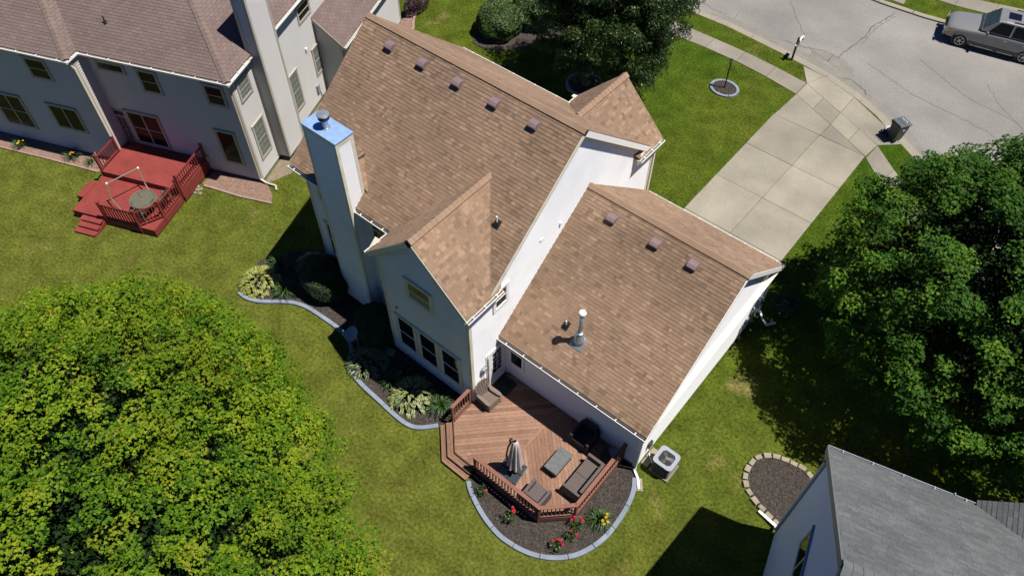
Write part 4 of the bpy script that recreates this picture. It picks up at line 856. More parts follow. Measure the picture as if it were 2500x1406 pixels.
# ---- air conditioner
A = empty('air_conditioner', (16.3, 1.7, 0), 0, 'grey square air conditioner with round fan beside the garage', 'air conditioner')
mb = MB(); mb.box(15.96, 16.74, 1.3, 2.1, .0, .09); mb.build('pad', M['concrete'], A, bevel=.01)
def rrect(x0, x1, y0, y1, r, n=6):
    p = []
    for cx, cy, a0 in ((x1-r, y1-r, 0), (x0+r, y1-r, 90), (x0+r, y0+r, 180), (x1-r, y0+r, 270)):
        for i in range(n+1): a = R(a0+90*i/n); p.append((cx+r*math.cos(a), cy+r*math.sin(a)))
    return p
ax, ay = 16.34, 1.7; w = .355
mb = MB(); mb.prism(rrect(ax-w, ax+w, ay-w, ay+w, .12), .092, .8); mb.build('casing', M['acgrill'], A)
for i in range(22):
    pass
gm = MB()
for z in np.arange(.12, .79, .035):
    o = rrect(ax-w-.006, ax+w+.006, ay-w-.006, ay+w+.006, .12); gm.prism(o, z, z+.008)
gm.build('louvres', M['cladding'], A)
mb = MB(); o = rrect(ax-w-.03, ax+w+.03, ay-w-.03, ay+w+.03, .14, 9); n = len(o); R0 = .3
inn = []
for (x, y) in o: a = math.atan2(y-ay, x-ax); inn.append((ax+R0*math.cos(a), ay+R0*math.sin(a)))
vs = [(x, y, .84) for x, y in o]+[(x, y, .84) for x, y in inn]+[(x, y, .79) for x, y in o]+[(x, y, .77) for x, y in inn]
mb.add(vs, [(i, (i+1) % n, n+(i+1) % n, n+i) for i in range(n)]+[(i, 2*n+i, 2*n+(i+1) % n, (i+1) % n) for i in range(n)]+[(n+i, n+(i+1) % n, 3*n+(i+1) % n, 3*n+i) for i in range(n)]); mb.build('top_cover', M['acwhite'], A)
mb = MB(); mb.lathe([(.3, 0), (.3, .01)], (ax, ay, .801), 32); mb.build('well', M['black'], A)
for k in range(3):
    mb = MB(); a = R(20+120*k); fr = rotfr(ax, ay, 0, 20+120*k); vs = [fr.p(.05, -.04, .815), fr.p(.23, -.1, .812), fr.p(.235, .06, .83), fr.p(.06, .05, .83)]; mb.add(vs, [(0, 1, 2, 3)]); mb.add([v-Vector((0, 0, .003)) for v in vs], [(3, 2, 1, 0)]); mb.build('fan_blade', M['chrome'], A)
mb = MB(); mb.lathe([(.07, 0), (.07, .045), (.02, .05)], (ax, ay, .805), 20); mb.build('fan_hub', M['cladding'], A, smooth=False)
gm = MB()
for r in (.08, .12, .16, .2, .24): gm.tube([(ax+r*math.cos(t*math.pi/16), ay+r*math.sin(t*math.pi/16), .86) for t in range(33)], .0025, 4, cap=False)
for k in range(12): a = k*math.pi/6; gm.tube([(ax+.06*math.cos(a), ay+.06*math.sin(a), .862), (ax+.27*math.cos(a), ay+.27*math.sin(a), .845)], .0025, 4)
gm.build('fan_guard', M['black'], A)
mb = MB(); mb.box(15.6, 15.88, 1.35, 2.15, .0, .06); o = mb.build('paver', M['stone'], None, bevel=.01); tag(o, 'tan concrete paver strip between garage wall and air conditioner', 'paver')
o = MB(); o.prism(ccw([(15.72, .72), (15.98, .88), (16.28, .5), (16.02, .34)]), .0, .05); o = o.build('splash_block', M['stone'], None, bevel=.01); tag(o, 'tan splash block under white downspout at garage corner', 'splash block')
o = MB(); o.prism(ccw([(5.05, -.95), (5.5, -.85), (5.6, -1.15), (5.2, -1.3)]), .04, .1); o = o.build('splash_block', M['stone'], None, bevel=.01); tag(o, 'flat stone block in dark bed at left corner of gabled bay', 'splash block')
# ---- satellite dish on a pole in the bed
S_ = empty('satellite_dish', (4.3, -1.75, 0), 0, 'grey satellite dish on a pole at bend of the bed edging', 'satellite dish')
mb = MB(); mb.tube([(4.33, -1.72, 0), (4.33, -1.72, .95)], .025, 10); mb.build('pole', M['galv'], S_)
dn = Vector((-.28, -.4, .86)).normalized(); du = Vector((1, -.35, 0)); du = (du-dn*du.dot(dn)).normalized(); fr = Fr((4.2, -1.83, 1.12), du, dn.cross(du), dn)
mb = MB(); vs = [fr.p(0, 0, -.07)]; nn = 28
for k in (1, 2, 3, 4):
    for j in range(nn): a = 2*math.pi*j/nn; vs.append(fr.p(.36*k/4*math.cos(a), .29*k/4*math.sin(a), -.07+.07*(k/4)**2))
fs_ = [(0, 1+j, 1+(j+1) % nn) for j in range(nn)]+[(1+(k-1)*nn+j, 1+k*nn+j, 1+k*nn+(j+1) % nn, 1+(k-1)*nn+(j+1) % nn) for k in (1, 2, 3) for j in range(nn)]
mb.add(vs, fs_); o = mb.build('reflector', M['dish'], S_, smooth=True); sm_ = o.modifiers.new('solid', 'SOLIDIFY'); sm_.thickness = .012
mb = MB(); mb.tube([fr.p(0, -.28, 0), fr.p(.0, -.2, .28), fr.p(0, -.05, .36)], .014, 8); mb.build('arm', M['dish'], S_)
mb = MB(); mb.lathe([(.03, 0), (.045, .05), (.04, .1), (.02, .12)], (0, 0, 0), 12, fr=Fr(fr.p(0, -.06, .33), fr.U, fr.V)); mb.build('receiver', M['acwhite'], S_)
# garden cart / hose reel in shaded bed
C_ = empty('hose_reel', (6.6, -1.35, 0), 0, 'small dark two-wheeled hose reel in shaded bed below triple window', 'hose reel')
mb = MB(); mb.lathe([(.16, -.14), (.16, -.12), (.08, -.11), (.08, .11), (.16, .12), (.16, .14)], (0, 0, 0), 18, fr=Fr((6.6, -1.3, .3), (0, 0, 1), (0, 1, 0))); mb.build('drum', M['black'], C_)
for s in (-1, 1): mb = MB(); mb.lathe([(.1, -.012), (.1, .012)], (0, 0, 0), 16, fr=Fr((6.6+s*.2, -1.5, .13), (0, 1, 0), (0, 0, 1))); mb.build('wheel', M['galv'], C_)
mb = MB(); mb.tube([(6.4, -1.5, .13), (6.42, -1.2, .55), (6.42, -.98, .85), (6.78, -.98, .85), (6.78, -1.2, .55), (6.8, -1.5, .13)], .013, 6); mb.build('handle', M['bronze'], C_)
# ================================================================== STREET THINGS
L_ = empty('lamp_post', (7.15, 21.8, 0), 0, 'black lamp post standing in the pale ring on front lawn', 'lamp post')
mb = MB(); mb.lathe([(.06, 0), (.06, .03), (.035, .1), (.035, 1.5)], (7.13, 21.82, .03), 14); mb.build('post', M['black'], L_)
fr = Fr((7.13, 21.82, 1.53), X, Y); mb = MB(); mb.prism([(-.05, -.05), (.05, -.05), (.05, .05), (-.05, .05)], 0, .02, fr=fr)
for a in ((-1, -1), (1, -1), (1, 1), (-1, 1)): mb.bar(fr.p(a[0]*.045, a[1]*.045, .02), fr.p(a[0]*.075, a[1]*.075, .2), .01)
mb.build('lantern_frame', M['black'], L_)
mb = MB(); vs = [fr.p(a*.04, b*.04, .025) for a, b in ((-1, -1), (1, -1), (1, 1), (-1, 1))]+[fr.p(a*.068, b*.068, .195) for a, b in ((-1, -1), (1, -1), (1, 1), (-1, 1))]; mb.add(vs, [(i, (i+1) % 4, 4+(i+1) % 4, 4+i) for i in range(4)]+[(4, 5, 6, 7), (3, 2, 1, 0)]); mb.build('lantern_glass', M['lamp'], L_)
mb = MB(); mb.lathe([(.115, 0), (.06, .05), (.02, .09), (.012, .14)], (7.13, 21.82, 1.73), 4); mb.build('lantern_roof', M['black'], L_)
B_ = empty('mailbox', (8.72, 26.3, 0), 0, 'weathered wooden mailbox post with pale box by kerb', 'mailbox')
mb = MB(); mb.box(8.67, 8.77, 26.25, 26.35, 0, 1.42); mb.prism([(8.67, 26.25), (8.77, 26.25), (8.77, 26.35), (8.67, 26.35)], 1.42, 1.425); mb.build('post', M['wood'], B_, bevel=.01)
mb = MB(); mb.bar((8.72, 26.1, .98), (8.72, 26.85, .98), .09, .05); mb.build('arm', M['woodlight'], B_)
mb = MB(); mb.bar((8.72, 26.33, .7), (8.72, 26.7, .95), .05); mb.build('brace', M['wood'], B_)
mb = MB(); pr = [(-.09, 0), (.09, 0), (.09, .12), (.07, .17), (.03, .195), (-.03, .195), (-.07, .17), (-.09, .12)]; mb.prism(pr, -.5, 0, fr=Fr((8.72, 26.42, 1.01), X, Z)); mb.build('box', M['bag'], B_)
mb = MB(); mb.prism([(p[0]*1.02, p[1]*1.02) for p in pr], -.52, -.505, fr=Fr((8.72, 26.42, 1.01), X, Z)); mb.build('box_door', M['woodlight'], B_)
mb = MB(); mb.box(8.83, 8.84, 26.6, 26.72, 1.1, 1.3); mb.build('flag', M['red'], B_)
# wheeled bin
BN = empty('wheeled_bin', (15.6, 23.75, .03), R(-22), 'large dark grey wheeled rubbish bin at end of driveway', 'bin')
fr = rotfr(15.58, 23.78, .03, 62)
def frus(mb, a, b, z0, z1, fr): 
    vs = [fr.p(s*a[0], t*a[1], z0) for s, t in ((-1, -1), (1, -1), (1, 1), (-1, 1))]+[fr.p(s*b[0], t*b[1], z1) for s, t in ((-1, -1), (1, -1), (1, 1), (-1, 1))]
    mb.add(vs, [(3, 2, 1, 0), (4, 5, 6, 7)]+[(i, (i+1) % 4, 4+(i+1) % 4, 4+i) for i in range(4)])
mb = MB(); frus(mb, (.25, .22), (.34, .3), .04, .98, fr); mb.build('body', M['bin'], BN, bevel=.03)
mb = MB(); frus(mb, (.36, .33), (.36, .33), .96, 1.0, fr); mb.build('rim', M['bin'], BN, bevel=.01)
mb = MB(); vs = [fr.p(-.36, -.35, 1.0), fr.p(.38, -.35, 1.0), fr.p(.38, .35, 1.0), fr.p(-.36, .35, 1.0), fr.p(-.33, -.3, 1.09), fr.p(.33, -.3, 1.05), fr.p(.33, .3, 1.05), fr.p(-.33, .3, 1.09)]
mb.add(vs, [(3, 2, 1, 0), (4, 5, 6, 7)]+[(i, (i+1) % 4, 4+(i+1) % 4, 4+i) for i in range(4)]); mb.build('lid', M['binlid'], BN, bevel=.025)
mb = MB(); mb.box(-.06, -.04, -.3, .3, 1.075, 1.086, fr=fr); mb.build('lid_rib', M['bin'], BN)
mb = MB()
for a, b in (((.12, -.2), (.2, -.1)), ((.16, -.1), (.2, .0)), ((.12, .02), (.2, .08)), ((.12, .1), (.2, .2))): mb.bar(fr.p(a[0], a[1], 1.075), fr.p(b[0], b[1], 1.072), .016, .004)
mb.build('lid_print', M['wtrim'], BN)
ff = Fr(fr.p(0, -.295, .72), fr.U, Vector((0, 0, 1))-fr.V*.09); mb = MB(); mb.prism([(-.06, -.045), (.06, -.045), (.075, .0), (.045, .03), (.02, .06), (-.02, .04), (-.06, .05), (-.075, 0)], .0, .006, fr=ff); mb.build('emblem', M['wtrim'], BN)
for s in (-1, 1): mb = MB(); mb.lathe([(.11, -.03), (.11, .03)], (0, 0, 0), 18, fr=Fr(fr.p(-.25, s*.26, .11), fr.U, (0, 0, 1))); mb.build('wheel', M['tyre'], BN)
mb = MB(); mb.tube([fr.p(-.36, -.25, .95), fr.p(-.42, -.25, .98), fr.p(-.42, .25, .98), fr.p(-.36, .25, .95)], .015, 8); mb.build('handle', M['black'], BN)
def blob(x, y, z, r, m, name, lbl, cat, seed, sq=.6):
    rnd = random.Random(seed); mb = MB(); n = 14; k = 8; vs = []
    for i in range(k+1):
        ph = math.pi*i/k
        for j in range(n):
            a = 2*math.pi*j/n; rr = r*(1+rnd.uniform(-.18, .18)); vs.append((x+rr*math.sin(ph)*math.cos(a), y+rr*math.sin(ph)*math.sin(a)*.8, max(z, z+r*sq*(1+math.cos(ph)*1)+rnd.uniform(-.02, .02))))
    mb.add(vs, [(i*n+j, (i+1)*n+j, (i+1)*n+(j+1) % n, i*n+(j+1) % n) for i in range(k) for j in range(n)])
    return tag(mb.build(name, m, None), lbl, cat)
blob(15.12, 24.05, .03, .2, M['bag'], 'rubbish_bag', 'crumpled white plastic bag leaning on the dark bin', 'bag', 4, .75)
blob(15.02, 23.78, .03, .17, M['black'], 'rubbish_bag', 'small black rubbish bag lying beside the white bag', 'bag', 5, .6)
# ---- parked car: lofted body
def car(x, y, ang, lbl):
    pb = M['paint'].node_tree.nodes['Principled BSDF']; pb.inputs['Coat Weight'].default_value = .7; pb.inputs['Coat Roughness'].default_value = .08
    K = empty('parked_car', (x, y, -.085), R(ang), lbl, 'car'); fr = rotfr(x, y, -.085, ang); P = M['paint']
    # stations along u (0 = nose): u, half width, z low, z shoulder, z top, top half width
    st = [(0.0, .72, .42, .62, .78, .62), (.08, .86, .36, .74, .95, .78), (.3, .95, .33, .85, 1.06, .84), (.8, .99, .33, .93, 1.12, .86), (1.35, 1.0, .33, .97, 1.17, .88), (1.75, 1.0, .33, 1.02, 1.2, .9),
          (2.4, 1.0, .33, 1.06, 1.22, .93), (3.6, 1.0, .33, 1.07, 1.23, .93), (4.9, 1.0, .34, 1.07, 1.23, .93), (5.35, .98, .36, 1.05, 1.21, .91), (5.52, .92, .42, 1.0, 1.15, .85)]
    mb = MB(); n = 12; vs = []
    for u, w, zl, zs, zt, wt in st:
        ring = [(-w*.9, zl), (-w, zl+.12), (-w, zl+.3), (-w*1.0, zs-.1), (-w*.975, zs), (-wt, zt), (wt, zt), (w*.975, zs), (w, zs-.1), (w, zl+.3), (w, zl+.12), (w*.9, zl)]
        vs += [fr.p(u, a, b) for a, b in ring]
    fs = [(i*n+j, (i+1)*n+j, (i+1)*n+(j+1) % n, i*n+(j+1) % n) for i in range(len(st)-1) for j in range(n)]+[tuple(range(n)), tuple((len(st)-1)*n+j for j in range(n))[::-1]]
    mb.add(vs, fs); body = mb.build('body', P, K, smooth=True); ss = body.modifiers.new('round', 'SUBSURF'); ss.levels = ss.render_levels = 2
    # cabin
    cs = [(1.72, .86, 1.2, 1.2), (2.35, .74, 1.2, 1.86), (2.7, .72, 1.2, 1.9), (3.8, .72, 1.2, 1.91), (4.9, .71, 1.2, 1.88), (5.2, .7, 1.2, 1.83), (5.46, .8, 1.2, 1.22)]
    mb = MB(); vs = []
    for u, wt, zb, zt in cs: wb = .93 if u > 1.8 else .88; vs += [fr.p(u, -wb, zb), fr.p(u, -wt, zt-.05 if zt > 1.3 else zt), fr.p(u, -wt+.08, zt), fr.p(u, wt-.08, zt), fr.p(u, wt, zt-.05 if zt > 1.3 else zt), fr.p(u, wb, zb)]
    n = 6; mb.add(vs, [(i*n+j, i*n+(j+1) % n, (i+1)*n+(j+1) % n, (i+1)*n+j) for i in range(len(cs)-1) for j in range(n)]+[tuple(range(n))[::-1], tuple((len(cs)-1)*n+j for j in range(n))])
    mb.build('cabin', P, K, bevel=.06)
    def pane(name, q, m=M['glass']):
        v = [Vector(fr.p(*a)) for a in q]; nn = (v[1]-v[0]).cross(v[2]-v[0]).normalized(); c = sum(v, Vector())/len(v); cc = fr.p(3.5, 0, 1.3)
        if nn.dot(c-cc) < 0: nn = -nn
        mb = MB(); vs = [a+nn*.012 for a in v]+[a-nn*.01 for a in v]; k = len(v); f = tuple(range(k))
        mb.add(vs, [f]+[(i, (i+1) % k, k+(i+1) % k, k+i) for i in range(k)]); return mb.build(name, m, K)
    tint = mat('windscreen_tint', (.03, .045, .02), .12, .3, 3, spec=.25)
    pane('windscreen', [(1.77, -.84, 1.24), (1.77, .84, 1.24), (2.32, .71, 1.83), (2.32, -.71, 1.83)], tint)
    pane('rear_window', [(5.42, -.78, 1.28), (5.42, .78, 1.28), (5.23, .66, 1.76), (5.23, -.66, 1.76)])
    for s in (-1, 1):
        def sw(u, z): t = (z-1.2)/.66; return s*(.93-(.93-.735)*t)
        for q in ([(2.08, 1.25), (3.12, 1.25), (3.12, 1.8), (2.46, 1.8)], [(3.24, 1.25), (4.12, 1.25), (4.08, 1.8), (3.24, 1.8)], [(4.26, 1.27), (5.12, 1.3), (4.98, 1.75), (4.22, 1.77)]):
            pane('side_window', [(u, sw(u, z), z) for u, z in q])
        for u0 in (3.18, 4.2, 2.05): mb = MB(); mb.bar(fr.p(u0, s*1.003, .42), fr.p(u0, s*1.003, 1.0), .008, .004); mb.build('door_gap', M['black'], K)
        mb = MB(); mb.box(.2, 5.3, -.01, .01, 0, 0) if False else mb.bar(fr.p(1.35, s*1.0, .4), fr.p(3.95, s*1.0, .4), .05, .16); mb.build('sill_cladding', M['cladding'], K)
        mb = MB(); mb.bar(fr.p(1.5, s*1.03, .33), fr.p(3.75, s*1.03, .33), .14, .04); mb.build('running_board', M['cladding'], K)
        for u0 in (2.95, 3.95): mb = MB(); mb.bar(fr.p(u0, s*1.02, .98), fr.p(u0+.2, s*1.02, .98), .04, .03); mb.build('door_handle', M['chrome'], K)
        mb = MB(); mb.bar(fr.p(2.05, s*1.0, 1.2), fr.p(2.05, s*1.2, 1.24), .12, .17); mb.build('mirror', M['cladding'], K, bevel=.03)
        mb = MB(); mb.box(-.0, .0, 0, 0, 0, 0) if False else mb.add([fr.p(.03, s*.5, .64), fr.p(.12, s*.9, .66), fr.p(.42, s*.965, .84), fr.p(.1, s*.86, .9), fr.p(.02, s*.55, .82)], [(0, 1, 2, 3, 4) if s < 0 else (4, 3, 2, 1, 0)]); 
        mb.v = [tuple(Vector(v)+(fr.V*s*.05-fr.U*.07)) for v in mb.v]; mb.build('headlight', M['lamp'], K)
        mb = MB(); mb.bar(fr.p(.32, s*.975, .76), fr.p(.5, s*.99, .8), .03, .07); mb.build('indicator', M['amber'], K)
        for u0 in (.95, 4.25):
            mb = MB(); mb.lathe([(.45, -.1), (.45, .015)], (0, 0, 0), 28, fr=Fr(fr.p(u0, s*.96, .42), fr.U, (0, 0, 1), fr.V*s)); mb.build('wheel_arch', M['black'], K)
            f2 = Fr(fr.p(u0, s*.9, .37), fr.U, (0, 0, 1), fr.V*s)
            mb = MB(); mb.lathe([(.25, .11), (.33, .115), (.37, .09), (.37, -.12), (.3, -.14)], (0, 0, 0), 28, fr=f2); t = mb.build('wheel', M['tyre'], K, smooth=True)
            mb = MB(); mb.lathe([(.25, .085), (.25, .118), (.225, .118), (.215, .09)], (0, 0, 0), 24, fr=f2)
            for k in range(6): a = k*math.pi/3; mb.bar(f2.p(.04*math.cos(a), .04*math.sin(a), .105), f2.p(.225*math.cos(a), .225*math.sin(a), .105), .07, .02)
            mb.lathe([(.07, .09), (.07, .12), (.03, .125)], (0, 0, 0), 12, fr=f2); mb.build('rim', M['alloy'], t)
    mb = MB(); mb.box(2.72, 3.35, -.33, .33, 1.905, 1.918, fr=fr); mb.build('sunroof', mat('blue_black_glass', (.006, .008, .018), .1, spec=.2), K, bevel=.004)
    mb = MB()
    for s in (-1, 1): mb.bar(fr.p(3.05, s*.64, 1.95), fr.p(5.05, s*.64, 1.93), .035)
    mb.bar(fr.p(3.68, -.66, 1.98), fr.p(3.68, .66, 1.98), .07, .03); mb.bar(fr.p(4.75, -.66, 1.96), fr.p(4.75, .66, 1.96), .07, .03); mb.build('roof_rack', M['black'], K)
    for k in range(6): y0 = -.45+.18*k; mb = MB(); mb.bar(fr.p(3.75, y0, 1.92), fr.p(4.7, y0, 1.905), .05, .02); mb.build('roof_rib', P, K)
    mb = MB(); mb.box(1.62, 1.8, -.84, .84, 1.195, 1.212, fr=fr); mb.build('cowl', M['black'], K)
    for s in (-.5, .1): mb = MB(); mb.bar(fr.p(1.74, s, 1.235), fr.p(1.9, s+.5, 1.4), .018); mb.build('wiper', M['black'], K)
    mb = MB(); mb.add([fr.p(-.03, -.45, .62), fr.p(-.03, .45, .62), fr.p(.0, .5, .86), fr.p(.0, -.5, .86)], [(0, 1, 2, 3), (3, 2, 1, 0)]); mb.build('grille', M['black'], K)
    mb = MB(); mb.bar(fr.p(.04, -.86, .5), fr.p(.04, .86, .5), .16, .2); mb.build('bumper', M['paint'], K, bevel=.05)
    return K
car(14.0, 34.2, 12.4, 'pewter grey large estate car parked along the far kerb')
# ================================================================== NEIGHBOUR HOUSE, TOP LEFT
F1 = rotfr(-5.97, 1.86, 0, 22.5)
N = empty('taupe_house', (-10, 3, 0), 0, 'taupe two-storey house with mauve hipped roof and tall chimney at upper left', 'house')
rn = Roofing(N, {'shingle': M['shingle_mauve'], 'deck': M['roof_deck'], 'ridge': M['ridge_mauve']}, .137, [.305], offset=.1525, gap=.012, thick=.014)
q = lambda u, v, z: F1.p(u, v, z)
nr, _ = rn.plane([q(.2, -.32, 5.97), q(-5.11, 4.99, 9.96), q(-17, 4.99, 9.96), q(-17, -.32, 5.97)], F1.U, seed=21)
nw, _ = rn.plane([q(-6.97, -1.0, 5.97), q(-12.28, 4.31, 9.96), q(-17, 4.31, 9.96), q(-17, -1.0, 5.97)], F1.U, seed=22)
nj, _ = rn.plane([q(-6.97, -1.0, 5.97), q(-6.97, -.32, 5.97), q(-11.97, 4.68, 9.72), q(-11.97, 4.0, 9.72)], F1.V, seed=23)
nh, _ = rn.plane([q(.2, -.32, 5.97), q(.2, 10.3, 5.97), q(-5.11, 4.99, 9.96)], F1.V, seed=24)
ng, _ = rn.plane([q(1.5, 6.95, 3.04), q(1.5, 14.3, 3.04), q(.0, 14.3, 4.35), q(.0, 6.95, 4.35)], F1.V, seed=25)
nf, _ = rn.plane([q(.2, 10.3, 5.97), q(-5.11, 4.99, 9.96), q(-17, 4.99, 9.96), q(-17, 10.3, 5.97)], F1.U, seed=26)
rn.finish(300)
rn.caps(nh, q(.2, -.32, 5.99), q(-5.11, 4.99, 9.98), w=.16, drop=.45, m='ridge'); rn.caps(nj, q(-6.97, -1.0, 5.99), q(-12.28, 4.31, 9.98), w=.16, drop=.45); rn.caps(nh, q(.2, 10.3, 5.99), q(-5.11, 4.99, 9.98), w=.16, drop=.45)
rn.caps(nr, q(-5.11, 4.99, 9.98), q(-17, 4.99, 9.98), w=.16)
def nwall(O, U, poly, m=M['siding2'], **k): return wall(N, 'w', Fr(O, U, Z), poly, m, **k)
g1 = Fr(F1.p(0, 0, 0), F1.U, Z); g2 = Fr(F1.p(0, -.75, 0), F1.U, Z); g3 = Fr(F1.p(0, 0, 0), F1.V, Z); g4 = Fr(F1.p(-7.0, 0, 0), F1.V, Z)
nwall(g1.O, g1.U, [(-6.998, .15), (0, .15), (0, 5.9), (-6.998, 5.9)]); nwall(g2.O, g2.U, [(-17, .1), (-7.0, .1), (-7.0, 5.9), (-17, 5.9)])
nwall(g4.O, g4.U, [(-.748, .15), (-.0, .15), (-.0, 5.9), (-.748, 5.9)]); nwall(g3.O, g3.U, [(.002, .15), (10, .15), (10, 5.9), (.002, 5.9)])
g5 = Fr(F1.p(0, 7.05, 0), F1.U, Z); nwall(g5.O, g5.U, [(.02, .1), (1.298, .1), (1.298, 3.15), (.02, 4.25)]); g6 = Fr(F1.p(1.3, 0, 0), F1.V, Z); nwall(g6.O, g6.U, [(7.052, .1), (13.9, .1), (13.9, 3.1), (7.052, 3.1)], m=M['siding2'])
mb = MB(); mb.box(-16.9, -7.05, -.73, .1, -.1, .16, fr=F1); mb.box(-6.95, -.02, .02, 9.9, -.1, .16, fr=F1); mb.build('foundation', M['brick'], N)
def ncorner(u, v, z1, su, sv, z0=.1):
    mb = MB(); a, b = sorted((u+su*.034, u-su*.1)); c, d = sorted((v+sv*.034, v-sv*.1)); mb.box(a, b, c, d, z0, z1, fr=F1); mb.build('corner_board', M['trim2'], N)
ncorner(0, 0, 5.9, 1, -1); ncorner(-7.0, -.75, 5.9, 1, -1); ncorner(1.3, 7.05, 3.1, 1, -1); ncorner(1.3, 13.9, 3.0, 1, 1)
soffits(N, [(-6.9, .28, -.4, .0, 5.86, 5.885), (.0, .28, 0.01, 10.2, 5.865, 5.88), (-17, -6.9, -1.08, -.75, 5.86, 5.885), (1.3, 1.55, 6.95, 14.2, 2.95, 2.97)], M['trim2'], F1)
nV = tuple(-F1.V); nU = tuple(F1.U)
gm_ = M['gutter']
gutter(N, q(-6.9, -.32, 5.93), q(.28, -.32, 5.93), nV, strap=1.1); gutter(N, q(.2, -.4, 5.93), q(.2, 1.3, 5.93), nU); gutter(N, q(.2, 3.3, 5.93), q(.2, 10.2, 5.93), nU, strap=1.3)
gutter(N, q(-17, -1.0, 5.93), q(-6.9, -1.0, 5.93), nV, strap=1.1); gutter(N, q(-6.97, -1.08, 5.93), q(-6.97, -.34, 5.93), nU); gutter(N, q(1.5, 6.95, 3.0), q(1.5, 14.3, 3.0), nU, strap=1.3)
def rk(a, b, h, m): 
    a = Vector(a); b = Vector(b); mb = MB(); mb.bar(a-Vector((0, 0, h/2)), b-Vector((0, 0, h/2)), .03, h); mb.build('rake_board', m, N)
rk(q(1.5, 6.93, 3.0), q(.05, 6.93, 4.3), .16, M['trim2'])
downspout(N, [q(-7.04, -.92, 5.8), q(-6.93, -.82, 5.4), q(-6.93, -.82, .3)], M['trim'], w=.09)
downspout(N, [q(-.08, -.35, 5.8), q(-.04, -.06, 5.5), q(-.04, -.06, .25), q(.25, -.1, .12), q(.75, -.12, .1), q(.9, -.35, .08)], M['trim2'], w=.09)
w = lambda fr, a, b, c, d, **k: window(N, fr, a, b, c, d, M['trim2'] if k.pop('lt', 0) else mat_t2, case=.1, sash_m=mat_t2 if k.get('grid') else M['trim2'], pane_m=k.pop('pane_m', M['glass2']), **k)
M['glass2'] = mat('dark_window_glass', (.012, .014, .014), .12, .3, 2, spec=.12)
mat_t2 = mat('pale_casing', (.3, .3, .27), .5, .1, 3)
w(g1, -4.5, -3.68, 4.28, 5.32); w(g1, -1.3, -.5, 4.36, 5.3); w(g1, -6.5, -5.25, 5.0, 5.36, style='fixed'); w(g1, -6.2, -4.6, .92, 2.7, cols=2, style='hung'); w(g1, -1.56, -.72, .98, 2.75, style='fixed')
w(g2, -9.58, -8.62, 4.42, 5.38); w(g2, -12.9, -11.35, 1.02, 2.8, cols=2); w(g2, -9.75, -8.3, 1.55, 2.8, cols=2, style='fixed')
sn = mat('net_curtain', (.17, .18, .165), .2, .3, 9)
w(g3, .42, 1.18, 4.46, 5.3, grid=(3, 4), pane_m=sn, lt=1); w(g3, .5, 1.25, 1.12, 2.88, grid=(3, 6), pane_m=sn, lt=1); w(g3, 4.02, 4.68, 1.08, 2.95, grid=(3, 6), pane_m=sn, lt=1)
w(g3, 6.42, 6.98, 1.5, 2.85, grid=(2, 4), pane_m=sn, lt=1); w(g3, 5.92, 6.95, 4.75, 5.4, lt=1)
# back door with scroll ironwork and transom
mb = MB(); mb.box(-7.0+.04, -6.92, .78, 2.62, 0, .045, fr=g1); mb.box(-6.42, -6.32, .78, 2.62, 0, .045, fr=g1); mb.box(-6.92, -6.42, 2.28, 2.36, 0, .045, fr=g1); mb.box(-6.96, -6.32, 2.62, 2.7, 0, .05, fr=g1)
nd = mb.build('door', mat_t2, N); mb = MB(); mb.box(-6.92, -6.42, .78, 2.28, 0, .03, fr=g1); mb.build('door_leaf', M['glass'], nd); mb = MB(); mb.box(-6.92, -6.42, 2.36, 2.62, .0, .03, fr=g1); mb.build('pane', M['glass'], nd)
iw = MB()
for a, b in ((.8, 1.45), (1.58, 2.24)):
    for cx in (-6.8, -6.54):
        for cz in (a+.13, (a+b)/2, b-.13):
            iw.tube([g1.p(cx+.085*math.cos(t*math.pi/5)*(1-t*.03), cz+.1*math.sin(t*math.pi/5)*(1-t*.03), .04) for t in range(14)], .009, 4)
for x in (-6.91, -6.67, -6.43): iw.bar(g1.p(x, .79, .04), g1.p(x, 2.27, .04), .02)
for z in (.8, 1.48, 1.55, 2.26): iw.bar(g1.p(-6.92, z, .04), g1.p(-6.42, z, .04), .02)
iw.build('iron_screen', mat_t2, nd)
for x in (-6.8, -6.67, -6.54): mb = MB(); mb.bar(g1.p(x, 2.36, .03), g1.p(x, 2.62, .03), .015); mb.build('muntin', mat_t2, nd)
mb = MB(); mb.box(-.06, .06, -.05, .07, 0, .1, fr=Fr(g3.p(5.9, 3.3, 0), F1.V, Z)); mb.build('wall_light', M['wtrim'], N)
mb = MB(); mb.box(6.0, 6.22, .65, 1.05, .015, .12, fr=g3); mb.build('meter_box', M['acwhite'], N); mb = MB(); mb.tube([g3.p(6.25, .8, .05), g3.p(6.3, .4, .06), g3.p(6.45, .05, .1)], .02, 6); mb.build('conduit', M['bronze'], N)
mb = MB(); mb.box(-2.72, -2.52, .62, .95, .015, .09, fr=g1); mb.build('outlet_box', M['trim2'], N)
